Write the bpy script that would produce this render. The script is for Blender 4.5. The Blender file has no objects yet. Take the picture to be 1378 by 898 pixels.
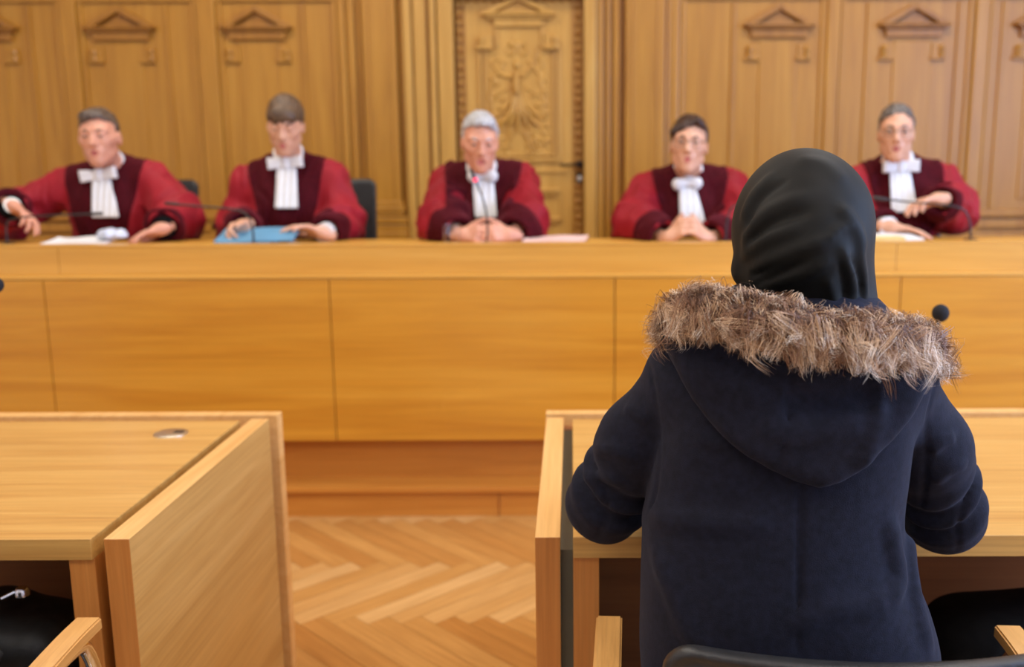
import bpy, bmesh, math, random
import numpy as np
from mathutils import Vector, Matrix

random.seed(7)
RNG = np.random.default_rng(11)
SC = bpy.context.scene
COL = SC.collection

# ------------------------------------------------------------------ camera
F, CX, CY, CAM_H = 1300.0, 770.0, 449.0, 1.40
TH = math.atan(236.0 / F)
ROLL = 0.0042
_fw = np.array([0.0, math.cos(TH), -math.sin(TH)])
_r0 = np.array([1.0, 0.0, 0.0])
_u0 = np.array([0.0, math.sin(TH), math.cos(TH)])
_R = _r0 * math.cos(ROLL) - _u0 * math.sin(ROLL)
_U = _u0 * math.cos(ROLL) + _r0 * math.sin(ROLL)


def P(px, py, D):
    """the world point seen at a pixel of the photograph, D metres in front of the camera"""
    d = _fw + _R * ((px - CX) / F) + _U * ((CY - py) / F)
    t = D / d[1]
    return np.array([0.0, 0.0, CAM_H]) + d * t


def PZ(px, py, z):
    d = _fw + _R * ((px - CX) / F) + _U * ((CY - py) / F)
    t = (z - CAM_H) / d[2]
    return np.array([0.0, 0.0, CAM_H]) + d * t


cam_d = bpy.data.cameras.new('camera')
cam = bpy.data.objects.new('camera', cam_d)
COL.objects.link(cam)
cam.matrix_world = Matrix(((_R[0], _U[0], -_fw[0], 0), (_R[1], _U[1], -_fw[1], 0),
                           (_R[2], _U[2], -_fw[2], CAM_H), (0, 0, 0, 1)))
cam_d.sensor_fit = 'HORIZONTAL'
cam_d.sensor_width = 36.0
cam_d.lens = 36.0 * F / 1378.0
cam_d.shift_x = -(CX - 689.0) / 1378.0
cam_d.clip_start = 0.05
cam_d.dof.use_dof = True
cam_d.dof.focus_distance = 1.42
cam_d.dof.aperture_fstop = 2.9
SC.camera = cam

# ------------------------------------------------------------------ object helpers


def tag(o, label=None, cat=None, group=None, kind=None):
    if label: o['label'] = label
    if cat: o['category'] = cat
    if group: o['group'] = group
    if kind: o['kind'] = kind
    return o


def empty(name, loc, label=None, cat=None, group=None, kind=None):
    o = bpy.data.objects.new(name, None)
    o.empty_display_size = 0.1
    COL.objects.link(o)
    o.location = [float(v) for v in loc]
    return tag(o, label, cat, group, kind)


def root_of(o):
    while o.parent is not None:
        o = o.parent
    return o


def link(name, me, mats, parent=None, smooth=False, origin=None, auto=None):
    """world-space mesh -> object; under a parent the mesh is moved into the parent's frame"""
    if not isinstance(mats, (list, tuple)):
        mats = [mats]
    for m in mats:
        me.materials.append(m)
    o = bpy.data.objects.new(name, me)
    COL.objects.link(o)
    if parent is not None:
        o.parent = parent
        off = Vector(root_of(parent).location)
        if root_of(parent).type != 'EMPTY' and origin is None:
            off = Vector(root_of(parent).location)
        if off.length > 0:
            me.transform(Matrix.Translation(-off))
    elif origin is not None:
        v = Vector([float(a) for a in origin])
        me.transform(Matrix.Translation(-v))
        o.location = v
    if smooth:
        me.polygons.foreach_set('use_smooth', [True] * len(me.polygons))
        if auto:
            try:
                me.set_sharp_from_angle(angle=auto)
            except Exception:
                pass
    return o


def mesh_np(name, verts, quads):
    verts = np.ascontiguousarray(verts, dtype=np.float32)
    quads = np.ascontiguousarray(quads, dtype=np.int32)
    me = bpy.data.meshes.new(name)
    k = quads.shape[1]
    me.vertices.add(len(verts)); me.vertices.foreach_set('co', verts.ravel())
    me.loops.add(quads.size); me.loops.foreach_set('vertex_index', quads.ravel())
    me.polygons.add(len(quads))
    me.polygons.foreach_set('loop_start', np.arange(0, quads.size, k, dtype=np.int32))
    me.polygons.foreach_set('loop_total', np.full(len(quads), k, dtype=np.int32))
    me.update(calc_edges=True)
    me.validate()
    return me


class MB:
    """collects shapes into ONE mesh"""

    def __init__(self):
        self.bm = bmesh.new()

    def box(self, x0, x1, y0, y1, z0, z1, bevel=0.0, seg=2, M=None):
        r = bmesh.ops.create_cube(self.bm, size=1.0)
        vs = r['verts']
        for v in vs:
            v.co = Vector(((x0 + x1) / 2 + v.co.x * (x1 - x0), (y0 + y1) / 2 + v.co.y * (y1 - y0),
                           (z0 + z1) / 2 + v.co.z * (z1 - z0)))
        if M is not None:
            bmesh.ops.transform(self.bm, matrix=M, verts=vs)
        if bevel > 0:
            es = list({e for v in vs for e in v.link_edges})
            bmesh.ops.bevel(self.bm, geom=es, offset=bevel, segments=seg, profile=0.6, affect='EDGES')
        return self

    def prism(self, poly, axis, a, b, bevel=0.0):
        """poly: 2-D points; axis 'y': poly in (x,z) from y=a to y=b; 'x': poly in (y,z); 'z': (x,y)"""
        def to3(p, t):
            if axis == 'y': return (p[0], t, p[1])
            if axis == 'x': return (t, p[0], p[1])
            return (p[0], p[1], t)
        n = len(poly)
        v0 = [self.bm.verts.new(to3(p, a)) for p in poly]
        v1 = [self.bm.verts.new(to3(p, b)) for p in poly]
        fs = [self.bm.faces.new(v0), self.bm.faces.new(v1[::-1])]
        for i in range(n):
            j = (i + 1) % n
            fs.append(self.bm.faces.new((v0[j], v0[i], v1[i], v1[j])))
        bmesh.ops.recalc_face_normals(self.bm, faces=fs)
        if bevel > 0:
            es = list({e for f in fs for e in f.edges})
            bmesh.ops.bevel(self.bm, geom=es, offset=bevel, segments=2, profile=0.6, affect='EDGES')
        return self

    def tube(self, pts, rad, seg=12, cap=True, flat=None):
        """swept round bar; rad a number or one per point; flat=(sx,sy) scales the section"""
        pts = [Vector([float(c) for c in p]) for p in pts]
        n = len(pts)
        if not hasattr(rad, '__len__'): rad = [rad] * n
        up = Vector((0, 0, 1))
        rings = []
        prev = None
        for i, p in enumerate(pts):
            t = (pts[min(i + 1, n - 1)] - pts[max(i - 1, 0)]).normalized()
            if prev is None:
                a = up if abs(t.dot(up)) < 0.95 else Vector((1, 0, 0))
                nx = t.cross(a).normalized()
            else:
                nx = (prev - t * prev.dot(t)).normalized()
            prev = nx
            ny = t.cross(nx)
            fx, fy = flat if flat else (1, 1)
            rings.append([self.bm.verts.new(p + nx * math.cos(2 * math.pi * k / seg) * rad[i] * fx
                                            + ny * math.sin(2 * math.pi * k / seg) * rad[i] * fy) for k in range(seg)])
        for i in range(n - 1):
            for k in range(seg):
                self.bm.faces.new((rings[i][k], rings[i][(k + 1) % seg], rings[i + 1][(k + 1) % seg], rings[i + 1][k]))
        if cap:
            self.bm.faces.new(rings[0][::-1]); self.bm.faces.new(rings[-1])
        return self

    def lathe(self, prof, center=(0, 0, 0), seg=32, M=None):
        c = Vector([float(v) for v in center])
        rings = []
        nv = []
        for r, z in prof:
            if r < 1e-6:
                v = self.bm.verts.new(c + Vector((0, 0, z))); rings.append([v]); nv.append(v)
            else:
                ring = [self.bm.verts.new(c + Vector((r * math.cos(2 * math.pi * k / seg), r * math.sin(2 * math.pi * k / seg), z))) for k in range(seg)]
                rings.append(ring); nv += ring
        fs = []
        for a, b in zip(rings, rings[1:]):
            for k in range(seg):
                q = []
                for v in (a[k % len(a)], a[(k + 1) % seg % len(a)], b[(k + 1) % seg % len(b)], b[k % len(b)]):
                    if v not in q: q.append(v)
                if len(q) > 2: fs.append(self.bm.faces.new(q))
        bmesh.ops.recalc_face_normals(self.bm, faces=fs)
        if M is not None:
            bmesh.ops.transform(self.bm, matrix=M, verts=nv)
        return self

    def sphere(self, c, r, su=20, sv=12, M=None):
        rr = r if hasattr(r, '__len__') else (r, r, r)
        res = bmesh.ops.create_uvsphere(self.bm, u_segments=su, v_segments=sv, radius=1.0)
        for v in res['verts']:
            q = Vector((v.co.x * rr[0], v.co.y * rr[1], v.co.z * rr[2]))
            if M is not None: q = M @ q
            v.co = q + Vector([float(a) for a in c])
        return self

    def build(self, name, mats, parent=None, smooth=False, origin=None, auto=0.6):
        me = bpy.data.meshes.new(name)
        self.bm.normal_update()
        self.bm.to_mesh(me); self.bm.free()
        return link(name, me, mats, parent, smooth, origin, auto)


def copy_tree(o, parent=None):
    c = o.copy(); COL.objects.link(c)
    if parent is not None: c.parent = parent
    for ch in list(o.children):
        copy_tree(ch, c)
    return c


def spline(pts, n):
    """Catmull-Rom through 3-D (or n-D) points, n samples"""
    pts = [np.asarray(p, float) for p in pts]
    q = [2 * pts[0] - pts[1]] + pts + [2 * pts[-1] - pts[-2]]
    out = []
    m = len(pts) - 1
    for i in range(n):
        s = i / (n - 1) * m
        k = min(int(s), m - 1); t = s - k
        a, b, c, d = q[k:k + 4]
        out.append(0.5 * ((2 * b) + (c - a) * t + (2 * a - 5 * b + 4 * c - d) * t * t + (3 * b - a - 3 * c + d) * t ** 3))
    return np.array(out)


# ------------------------------------------------------------------ materials
def srgb(r, g, b):
    f = lambda c: (c / 255 / 12.92) if c <= 10 else ((c / 255 + 0.055) / 1.055) ** 2.4
    return (f(r), f(g), f(b))


def new_mat(name):
    m = bpy.data.materials.new(name); m.use_nodes = True
    nt = m.node_tree
    return m, nt, nt.nodes, nt.links, nt.nodes['Principled BSDF']


def ramp(nd, stops):
    r = nd.new('ShaderNodeValToRGB')
    e = r.color_ramp.elements
    while len(e) < len(stops): e.new(0.5)
    for el, (p, c) in zip(e, stops):
        el.position = p; el.color = (*c, 1)
    return r


def wood(name, dark, mid, light, axis='z', scale=1.0, rough=0.38, coat=0.15, bump=0.05, contrast=1.0, var=0.5):
    m, nt, nd, ln, bs = new_mat(name)
    tc = nd.new('ShaderNodeTexCoord')
    mp = nd.new('ShaderNodeMapping')
    lo, hi = 0.55 * scale, 9.0 * scale
    mp.inputs['Scale'].default_value = [lo if axis == a else hi for a in 'xyz']
    ln.new(tc.outputs['Object'], mp.inputs['Vector'])
    n1 = nd.new('ShaderNodeTexNoise'); n1.inputs['Scale'].default_value = 1.6
    n1.inputs['Detail'].default_value = 5; n1.inputs['Distortion'].default_value = 1.1
    n1.inputs['Roughness'].default_value = 0.6
    ln.new(mp.outputs[0], n1.inputs['Vector'])
    mp2 = nd.new('ShaderNodeMapping')
    mp2.inputs['Scale'].default_value = [3.0 * scale if axis == a else 150 * scale for a in 'xyz']
    ln.new(tc.outputs['Object'], mp2.inputs['Vector'])
    n2 = nd.new('ShaderNodeTexNoise'); n2.inputs['Scale'].default_value = 1.0; n2.inputs['Detail'].default_value = 3
    ln.new(mp2.outputs[0], n2.inputs['Vector'])
    w = 0.16 / max(contrast, 0.01)
    rp = ramp(nd, [(max(0, 0.5 - w * 1.3), dark), (0.5, mid), (min(1, 0.5 + w * 1.3), light)])
    ln.new(n1.outputs['Fac'], rp.inputs['Fac'])
    rp2 = ramp(nd, [(0.3, (0.80, 0.76, 0.70)), (0.62, (1.06, 1.05, 1.04))])
    ln.new(n2.outputs['Fac'], rp2.inputs['Fac'])
    mx = nd.new('ShaderNodeMix'); mx.data_type = 'RGBA'; mx.blend_type = 'MULTIPLY'
    mx.inputs['Factor'].default_value = var
    ln.new(rp.outputs[0], mx.inputs['A']); ln.new(rp2.outputs[0], mx.inputs['B'])
    ln.new(mx.outputs['Result'], bs.inputs['Base Color'])
    bs.inputs['Roughness'].default_value = rough
    bs.inputs['Coat Weight'].default_value = coat; bs.inputs['Coat Roughness'].default_value = 0.25
    bp = nd.new('ShaderNodeBump'); bp.inputs['Strength'].default_value = bump; bp.inputs['Distance'].default_value = 0.002
    ln.new(n2.outputs['Fac'], bp.inputs['Height']); ln.new(bp.outputs[0], bs.inputs['Normal'])
    return m


def plain(name, col, rough=0.5, metal=0.0, var=0.12, nscale=30.0, bump=0.0, sheen=0.0, sheen_col=(1, 1, 1), spec=0.5, bscale=400.0, sheen_rough=0.4, coat=0.0):
    m, nt, nd, ln, bs = new_mat(name)
    tc = nd.new('ShaderNodeTexCoord')
    n1 = nd.new('ShaderNodeTexNoise'); n1.inputs['Scale'].default_value = nscale; n1.inputs['Detail'].default_value = 4
    ln.new(tc.outputs['Object'], n1.inputs['Vector'])
    a = tuple(c * (1 - var) for c in col); b = tuple(min(1, c * (1 + var)) for c in col)
    rp = ramp(nd, [(0.3, a), (0.7, b)])
    ln.new(n1.outputs['Fac'], rp.inputs['Fac']); ln.new(rp.outputs[0], bs.inputs['Base Color'])
    bs.inputs['Roughness'].default_value = rough; bs.inputs['Metallic'].default_value = metal
    bs.inputs['Specular IOR Level'].default_value = spec
    bs.inputs['Coat Weight'].default_value = coat
    if sheen > 0:
        bs.inputs['Sheen Weight'].default_value = sheen; bs.inputs['Sheen Roughness'].default_value = sheen_rough
        bs.inputs['Sheen Tint'].default_value = (*sheen_col, 1)
    if bump > 0:
        n2 = nd.new('ShaderNodeTexNoise'); n2.inputs['Scale'].default_value = bscale; n2.inputs['Detail'].default_value = 2
        ln.new(tc.outputs['Object'], n2.inputs['Vector'])
        bp = nd.new('ShaderNodeBump'); bp.inputs['Strength'].default_value = bump; bp.inputs['Distance'].default_value = 0.002
        ln.new(n2.outputs['Fac'], bp.inputs['Height']); ln.new(bp.outputs[0], bs.inputs['Normal'])
    return m


def glass_mat(name, col=(1, 1, 1), rough=0.0):
    m, nt, nd, ln, bs = new_mat(name)
    bs.inputs['Base Color'].default_value = (*col, 1)
    bs.inputs['Transmission Weight'].default_value = 1.0
    bs.inputs['Roughness'].default_value = rough; bs.inputs['IOR'].default_value = 1.45
    return m


M = {}
M['wall_oak'] = wood('wall_oak', srgb(160, 104, 26), srgb(184, 128, 38), srgb(199, 145, 52), 'z', 1.0, 0.42, 0.1, 0.05, 0.6, 0.5)
M['wall_oak_dark'] = wood('wall_oak_dark', srgb(140, 88, 24), srgb(166, 110, 32), srgb(186, 130, 44), 'z', 1.0, 0.42, 0.1, 0.05, 0.6, 0.5)
M['door_oak'] = wood('door_oak', srgb(186, 136, 54), srgb(205, 155, 70), srgb(216, 170, 86), 'z', 1.0, 0.42, 0.1, 0.05, 0.6, 0.5)
M['bench'] = wood('bench_veneer', srgb(190, 122, 30), srgb(210, 146, 43), srgb(221, 160, 55), 'x', 0.7, 0.34, 0.25, 0.03, 0.8, 0.4)
M['bench_top'] = wood('bench_top_veneer', srgb(206, 148, 56), srgb(218, 162, 68), srgb(227, 174, 82), 'x', 0.8, 0.34, 0.25, 0.03, 0.7, 0.4)
M['plinth'] = wood('plinth_wood', srgb(180, 110, 36), srgb(198, 128, 48), srgb(212, 145, 60), 'x', 0.8, 0.36, 0.2, 0.03, 0.8, 0.4)
M['desk'] = wood('desk_oak', srgb(188, 136, 68), srgb(206, 157, 84), srgb(217, 172, 98), 'x', 1.1, 0.36, 0.2, 0.05, 0.8, 0.7)
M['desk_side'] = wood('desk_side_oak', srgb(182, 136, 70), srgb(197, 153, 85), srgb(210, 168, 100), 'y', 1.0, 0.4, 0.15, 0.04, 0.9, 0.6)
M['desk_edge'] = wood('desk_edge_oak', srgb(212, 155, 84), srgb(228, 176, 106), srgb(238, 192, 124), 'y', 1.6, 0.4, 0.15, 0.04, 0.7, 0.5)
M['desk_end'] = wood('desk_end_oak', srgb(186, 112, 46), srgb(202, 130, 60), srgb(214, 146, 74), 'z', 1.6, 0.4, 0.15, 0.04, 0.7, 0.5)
M['desk_under'] = wood('desk_under_wood', srgb(120, 70, 32), srgb(140, 85, 42), srgb(155, 98, 50), 'x', 1.0, 0.5, 0.0, 0.03, 0.7, 0.5)
M['spacer'] = plain('grey_metal_strip', srgb(84, 80, 64), 0.5, 0.0, 0.06)
M['chrome'] = plain('chrome', (0.75, 0.76, 0.8), 0.12, 1.0, 0.02)
M['steel'] = plain('brushed_steel', (0.72, 0.68, 0.58), 0.3, 1.0, 0.05)
M['black_leather'] = plain('black_leather', (0.022, 0.021, 0.02), 0.38, 0, 0.3, 40, 0.25, bscale=500)
M['black_plastic'] = plain('black_plastic', (0.012, 0.012, 0.013), 0.42, 0, 0.2)
M['black_cloth'] = plain('black_cloth', (0.007, 0.007, 0.0075), 0.9, 0, 0.3, 30, 0.3, spec=0.1)
M['bag_leather'] = plain('bag_leather', (0.012, 0.0115, 0.011), 0.5, 0, 0.3, 40, 0.3, spec=0.3)
M['foam'] = plain('black_foam', (0.012, 0.012, 0.015), 0.95, 0, 0.4, 200, 0.6, bscale=900)
M['chair_wood'] = wood('chair_arm_beech', srgb(196, 140, 72), srgb(212, 158, 88), srgb(224, 172, 102), 'y', 2.0, 0.35, 0.3, 0.03, 0.7, 0.5)
M['white_wall'] = plain('plaster', (0.8, 0.76, 0.68), 0.9)
M['ceiling'] = plain('ceiling_plaster', (0.85, 0.83, 0.8), 0.9)
# ================================================================== SETTING
WD = 6.0                                   # the panelled wall
DAIS = 0.30
wx = lambda px: float(P(px, 213, WD)[0])
wz = lambda py: float(P(770, py, WD)[2])


# ---- herringbone parquet: one quad per plank, all in the floor mesh
def build_floor():
    W, n = 0.073, 8
    s = math.sqrt(0.5)
    verts, faces, uvs, tone = [], [], [], []
    ox, oy = 0.30, 3.18 + 0.413 - 0.02
    g = 0.0006

    def add(i0, j0, i1, j1, horiz):
        c = [(i0 * W + g, j0 * W + g), (i1 * W - g, j0 * W + g), (i1 * W - g, j1 * W - g), (i0 * W + g, j1 * W - g)]
        w = [(s * (a + b) + ox, s * (b - a) + oy) for a, b in c]
        cx = sum(p[0] for p in w) / 4; cy = sum(p[1] for p in w) / 4
        if not (-3.6 < cx < 3.6 and 0.2 < cy < 4.3): return
        k = len(verts)
        verts.extend((p[0], p[1], 0.0) for p in w)
        faces.append((k, k + 1, k + 2, k + 3))
        o = random.random() * 20; o2 = random.random() * 20
        L, T = n * W, W
        if horiz: uvs.extend([(o, o2), (o + L, o2), (o + L, o2 + T), (o, o2 + T)])
        else: uvs.extend([(o, o2), (o, o2 + T), (o + L, o2 + T), (o + L, o2)])
        tone.append((0.30 if horiz else 0.68) + random.uniform(-0.22, 0.22))
    R = 70
    for j in range(-R, R):
        for m in range(-8, 9):
            i = j + 2 * n * m
            add(i, j, i + n, j + 1, True)
    for i in range(-R, R):
        for m in range(-8, 9):
            j = i - (2 * n - 1) - 2 * n * m
            add(i, j, i + 1, j + n, False)
    k = len(verts)
    verts.extend([(-4.6, -2.5, -0.0015), (4.6, -2.5, -0.0015), (4.6, 6.1, -0.0015), (-4.6, 6.1, -0.0015)])
    faces.append((k, k + 1, k + 2, k + 3)); uvs.extend([(0, 0)] * 4); tone.append(-1)
    me = bpy.data.meshes.new('floor')
    me.from_pydata(verts, [], faces)
    uv = me.uv_layers.new(name='UVMap')
    uv.data.foreach_set('uv', [c for p in uvs for c in p])
    at = me.attributes.new('tone', 'FLOAT', 'FACE')
    at.data.foreach_set('value', tone)
    m, nt, nd, ln, bs = new_mat('parquet_oak')
    a = nd.new('ShaderNodeAttribute'); a.attribute_name = 'tone'
    rp = ramp(nd, [(0.0, srgb(120, 70, 30)), (0.02, srgb(176, 118, 54)), (0.5, srgb(198, 147, 80)), (1.0, srgb(216, 174, 114))])
    ln.new(a.outputs['Fac'], rp.inputs['Fac'])
    tc = nd.new('ShaderNodeTexCoord'); mp = nd.new('ShaderNodeMapping'); mp.inputs['Scale'].default_value = (3, 45, 1)
    ln.new(tc.outputs['UV'], mp.inputs['Vector'])
    n1 = nd.new('ShaderNodeTexNoise'); n1.inputs['Scale'].default_value = 1.5; n1.inputs['Detail'].default_value = 4; n1.inputs['Distortion'].default_value = 0.8
    ln.new(mp.outputs[0], n1.inputs['Vector'])
    r2 = ramp(nd, [(0.3, (0.80, 0.74, 0.66)), (0.65, (1.05, 1.05, 1.05))])
    ln.new(n1.outputs['Fac'], r2.inputs['Fac'])
    mx = nd.new('ShaderNodeMix'); mx.data_type = 'RGBA'; mx.blend_type = 'MULTIPLY'; mx.inputs['Factor'].default_value = 0.8
    ln.new(rp.outputs[0], mx.inputs['A']); ln.new(r2.outputs[0], mx.inputs['B'])
    ln.new(mx.outputs['Result'], bs.inputs['Base Color'])
    bs.inputs['Roughness'].default_value = 0.33; bs.inputs['Coat Weight'].default_value = 0.2
    o = link('floor', me, m)
    tag(o, kind='structure')


build_floor()

# ---- raised floor of the bench and its step
mb = MB(); mb.box(-4.5, 4.5, 3.80, 6.02, 0.0, DAIS)
tag(mb.build('floor_dais', M['plinth']), kind='structure')
mb = MB()
mb.box(-4.5, 4.5, 3.655, 3.80, 0.0, 0.098)
mb.box(-4.5, 4.5, 3.640, 3.80, 0.100, 0.124, 0.004)
st = tag(mb.build('trim_1', M['plinth']), kind='structure')
mb = MB()
for px in (672,):
    x = float(P(px, 675, 3.655)[0]); mb.box(x - .0015, x + .0015, 3.652, 3.66, 0.0, 0.097)
mb.build('joint', M['desk_under'], st)

# ---- panelled wall
mb = MB(); mb.box(-4.5, wx(600), WD, WD + 0.2, 0.0, 4.0); mb.box(wx(800), 4.5, WD, WD + 0.2, 0, 4.0)
mb.box(wx(600), wx(800), WD, WD + 0.2, wz(-60), 4.0)
mb.box(wx(600), wx(800), WD + 0.12, WD + 0.2, 0, wz(-60))
wall = tag(mb.build('wall_back', M['wall_oak']), kind='structure')

ZT, ZB = 3.3, wz(300)


def vbar(mb, px0, px1, d, z0=DAIS, z1=ZT, bev=0.012):
    mb.box(wx(px0), wx(px1), WD - d, WD + 0.01, z0, z1, bev)


# stiles, with a bead on both sides
for (c, w) in ((-70, 22), (111, 22), (291, 26), (468, 10), (905, 14), (1113, 18), (1308, 20)):
    mb = MB()
    vbar(mb, c - w / 2, c + w / 2, 0.030)
    vbar(mb, c - w / 2 - 7, c - w / 2 - 1, 0.016, bev=0.006); vbar(mb, c + w / 2 + 1, c + w / 2 + 7, 0.016, bev=0.006)
    mb.build('stile', M['wall_oak'], wall)
# horizontal base mouldings of the panelling and the plinth under them
segs = [(-330, 108), (113, 288), (294, 466), (906, 1112), (1115, 1306), (1310, 1560)]
for a, b in segs:
    mb = MB()
    mb.box(wx(a), wx(b), WD - 0.045, WD + 0.01, wz(294), wz(284), 0.01)
    mb.box(wx(a), wx(b), WD - 0.030, WD + 0.01, wz(309), wz(297), 0.008)
    mb.box(wx(a), wx(b), WD - 0.055, WD + 0.01, DAIS, wz(313), 0.008)
    mb.build('dado_moulding', M['wall_oak'], wall)
# top rail of the panels
for a, b in segs:
    mb = MB()
    mb.box(wx(a), wx(b), WD - 0.022, WD + 0.01, wz(-22), wz(-2), 0.008)
    mb.box(wx(a), wx(b), WD - 0.035, WD + 0.01, wz(-40), wz(-24), 0.01)
    mb.build('top_rail', M['wall_oak'], wall)


def pediment(name, c, y_apex, y_c0, y_c1, y_f1, hw, hf, mat, parent, d=0.05, dent=True):
    mb = MB()
    x0, x1 = wx(c - hw), wx(c + hw); xc = wx(c)
    zc0, zc1, zf1 = wz(y_c0), wz(y_c1), wz(y_f1); za = wz(y_apex)
    th = (za - zc0) * 0.30
    # raking cornices
    mb.prism([(x0, zc0), (xc, za), (xc, za - th), (x0 + (xc - x0) * 0.30, zc0)], 'y', WD - d, WD + 0.01, 0.004)
    mb.prism([(x1, zc0), (x1 - (x1 - xc) * 0.30, zc0), (xc, za - th), (xc, za)], 'y', WD - d, WD + 0.01, 0.004)
    mb.prism([(x0 + 0.10, zc0), (x1 - 0.10, zc0), (xc, za - th)], 'y', WD - d * 0.35, WD + 0.01)
    # cornice in two fillets, frieze
    h = zc0 - zc1
    mb.box(x0 - 0.005, x1 + 0.005, WD - d * 1.15, WD + 0.01, zc0 - h * 0.45, zc0, 0.005)
    mb.box(x0 + 0.02, x1 - 0.02, WD - d * 0.8, WD + 0.01, zc1, zc0 - h * 0.45, 0.004)
    if dent:
        k = 14
        for i in range(k):
            t = x0 + 0.035 + (x1 - x0 - 0.07) * i / (k - 1)
            mb.box(t - 0.006, t + 0.006, WD - d * 1.0, WD, zc1 + 0.003, zc0 - h * 0.45)
    mb.box(wx(c - hf), wx(c + hf), WD - d * 0.55, WD + 0.01, zf1, zc1, 0.004)
    return mb.build(name, mat, parent)


def ears(c, hx0, hx1, y0, y1, mat, parent, d=0.022):
    """the small scrolled shoulders on either side of a panel head"""
    for s in (-1, 1):
        mb = MB()
        pts = []
        a, b = c + s * hx1, c + s * hx0
        z0, z1 = wz(y1), wz(y0)
        zm = (z0 + z1) / 2
        A, B = wx(a), wx(b)
        poly = [(A, z0 + (z1 - z0) * .15), (A, zm), (A + (B - A) * .35, z1 - (z1 - z0) * .2), (B, z1), (B, z0), (A + (B - A) * .3, z0)]
        if s > 0: poly = poly[::-1]
        mb.prism(poly, 'y', WD - d, WD + 0.01, 0.005)
        xa, xb = min(A, B), max(A, B)
        mb.box(xa - 0.01, xb, WD - d * 1.5, WD + 0.01, z0 - 0.012, z0 + 0.008, 0.004)
        for t in (0.28, 0.72):
            mb.lathe([(0, 0.012), (0.012, 0.011), (0.018, 0.004), (0.018, -0.02)], (A + (B - A) * .3, WD - d - 0.002, z0 + (z1 - z0) * t), 12, None)
        mb.build('scroll_shoulder', mat, parent)


for c in (-2, 178, 357, 1042, 1219, 1396):
    r = c > 900
    pediment('pediment', c, 7, 34, 41, 52, 46, 37, M['wall_oak_dark'], wall)
    ears(c, 25, 43, 60, 80, M['wall_oak'], wall, .015)
    # the panel under the head: a flat raised field inside a thin moulding
    mb = MB()
    f0, f1 = c - 60, c + 60
    for a, b in ((f0 - 2, f0 + 3), (f1 - 3, f1 + 2)):
        mb.box(wx(a), wx(b), WD - 0.014, WD + 0.01, wz(282), wz(4), 0.005)
    mb.build('panel_moulding', M['wall_oak'], wall)
    mb = MB()
    mb.box(wx(c - 25), wx(c + 25), WD - 0.008, WD + 0.01, wz(270), wz(56), 0.006)
    mb.build('raised_panel', M['wall_oak'], wall)

# pilasters beside the door (shaft, base, bead strips)
for (a, b, beads) in ((497, 541, ((478, 486), (488, 494), (543, 548))), (840, 892, ((806, 812), (815, 821), (824, 834), (894, 899)))):
    mb = MB()
    vbar(mb, a, b, 0.075, wz(270), ZT, 0.008)
    w = b - a
    vbar(mb, a + w * .18, a + w * .22, 0.080, wz(262), ZT, 0.002); vbar(mb, b - w * .22, b - w * .18, 0.080, wz(262), ZT, 0.002)
    for (e, y0, y1, d) in ((2, 276, 269, .085), (5, 283, 276, .095), (3, 289, 283, .088), (8, 299, 290, .105), (8, 330, 300, .10)):
        mb.box(wx(a - e), wx(b + e), WD - d, WD + .01, wz(y1 - 0) if False else wz(y0), wz(y1), 0.006)
    mb.box(wx(a - 9), wx(b + 9), WD - .108, WD + .01, DAIS, wz(310), 0.006)
    mb.build('pilaster', M['wall_oak'], wall)
    for p, q in beads:
        mb = MB(); vbar(mb, p, q, 0.03, bev=0.01); mb.build('bead_strip', M['wall_oak'], wall)

# ---- door frame and door
mb = MB()
for a, b, d in ((549, 560, .05), (562, 580, .035), (584, 592, .06), (594, 615, .045), (786, 802, .05), (803, 806, .03)):
    vbar(mb, a, b, d, bev=0.008)
mb.box(wx(584), wx(803), WD - .06, WD + .01, wz(-60), wz(-8), 0.01)
mb.build('door_frame', M['door_oak'], wall)

door = empty('door_1', (wx(700), WD, DAIS), kind='structure')
DY = WD + 0.03                                             # door face
mb = MB()
mb.box(wx(616), wx(787), DY, DY + 0.06, DAIS, wz(-8), 0.003)
mb.build('door_leaf', M['door_oak'], door)


def carved_strip(px0, px1, z0, z1, horizontal=False):
    mb = MB()
    x0, x1 = wx(px0), wx(px1)
    xc, w = (x0 + x1) / 2, (x1 - x0)
    if not horizontal:
        mb.box(x0, x0 + .008, DY - .012, DY + .01, z0, z1, .003); mb.box(x1 - .008, x1, DY - .012, DY + .01, z0, z1, .003)
        n = int((z1 - z0) / 0.05)
        for i in range(n):
            z = z0 + (i + .5) * (z1 - z0) / n
            if i % 2 == 0:
                mb.sphere((xc, DY, z), (w * .30, .014, .024), 12, 8)
            else:
                mb.sphere((xc - w * .16, DY, z), (w * .16, .011, .017), 10, 6); mb.sphere((xc + w * .16, DY, z), (w * .16, .011, .017), 10, 6)
    else:
        zc, h = (z0 + z1) / 2, z1 - z0
        n = int((x1 - x0) / .05)
        for i in range(n):
            mb.sphere((x0 + (i + .5) * (x1 - x0) / n, DY, zc), (.023, .013, h * .3), 12, 8)
    return mb.build('carved_strip', M['wall_oak_dark'], door, True)


carved_strip(617, 629, DAIS, wz(3)); carved_strip(771, 785, DAIS, wz(3))
carved_strip(617, 785, wz(4), wz(-6), True)
_wd = WD; WD = DY + 0.004
pediment('door_pediment', 700, -5, 17, 26, 36, 47, 32, M['door_oak'], door, 0.05, False)
ears(700, 34, 54, 46, 64, M['door_oak'], door, 0.03)
WD = _wd
mb = MB()


def dbox(px0, px1, py0, py1, d, bev=.005):
    mb.box(wx(px0), wx(px1), DY - d, DY + .01, wz(py1), wz(py0), bev)


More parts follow.
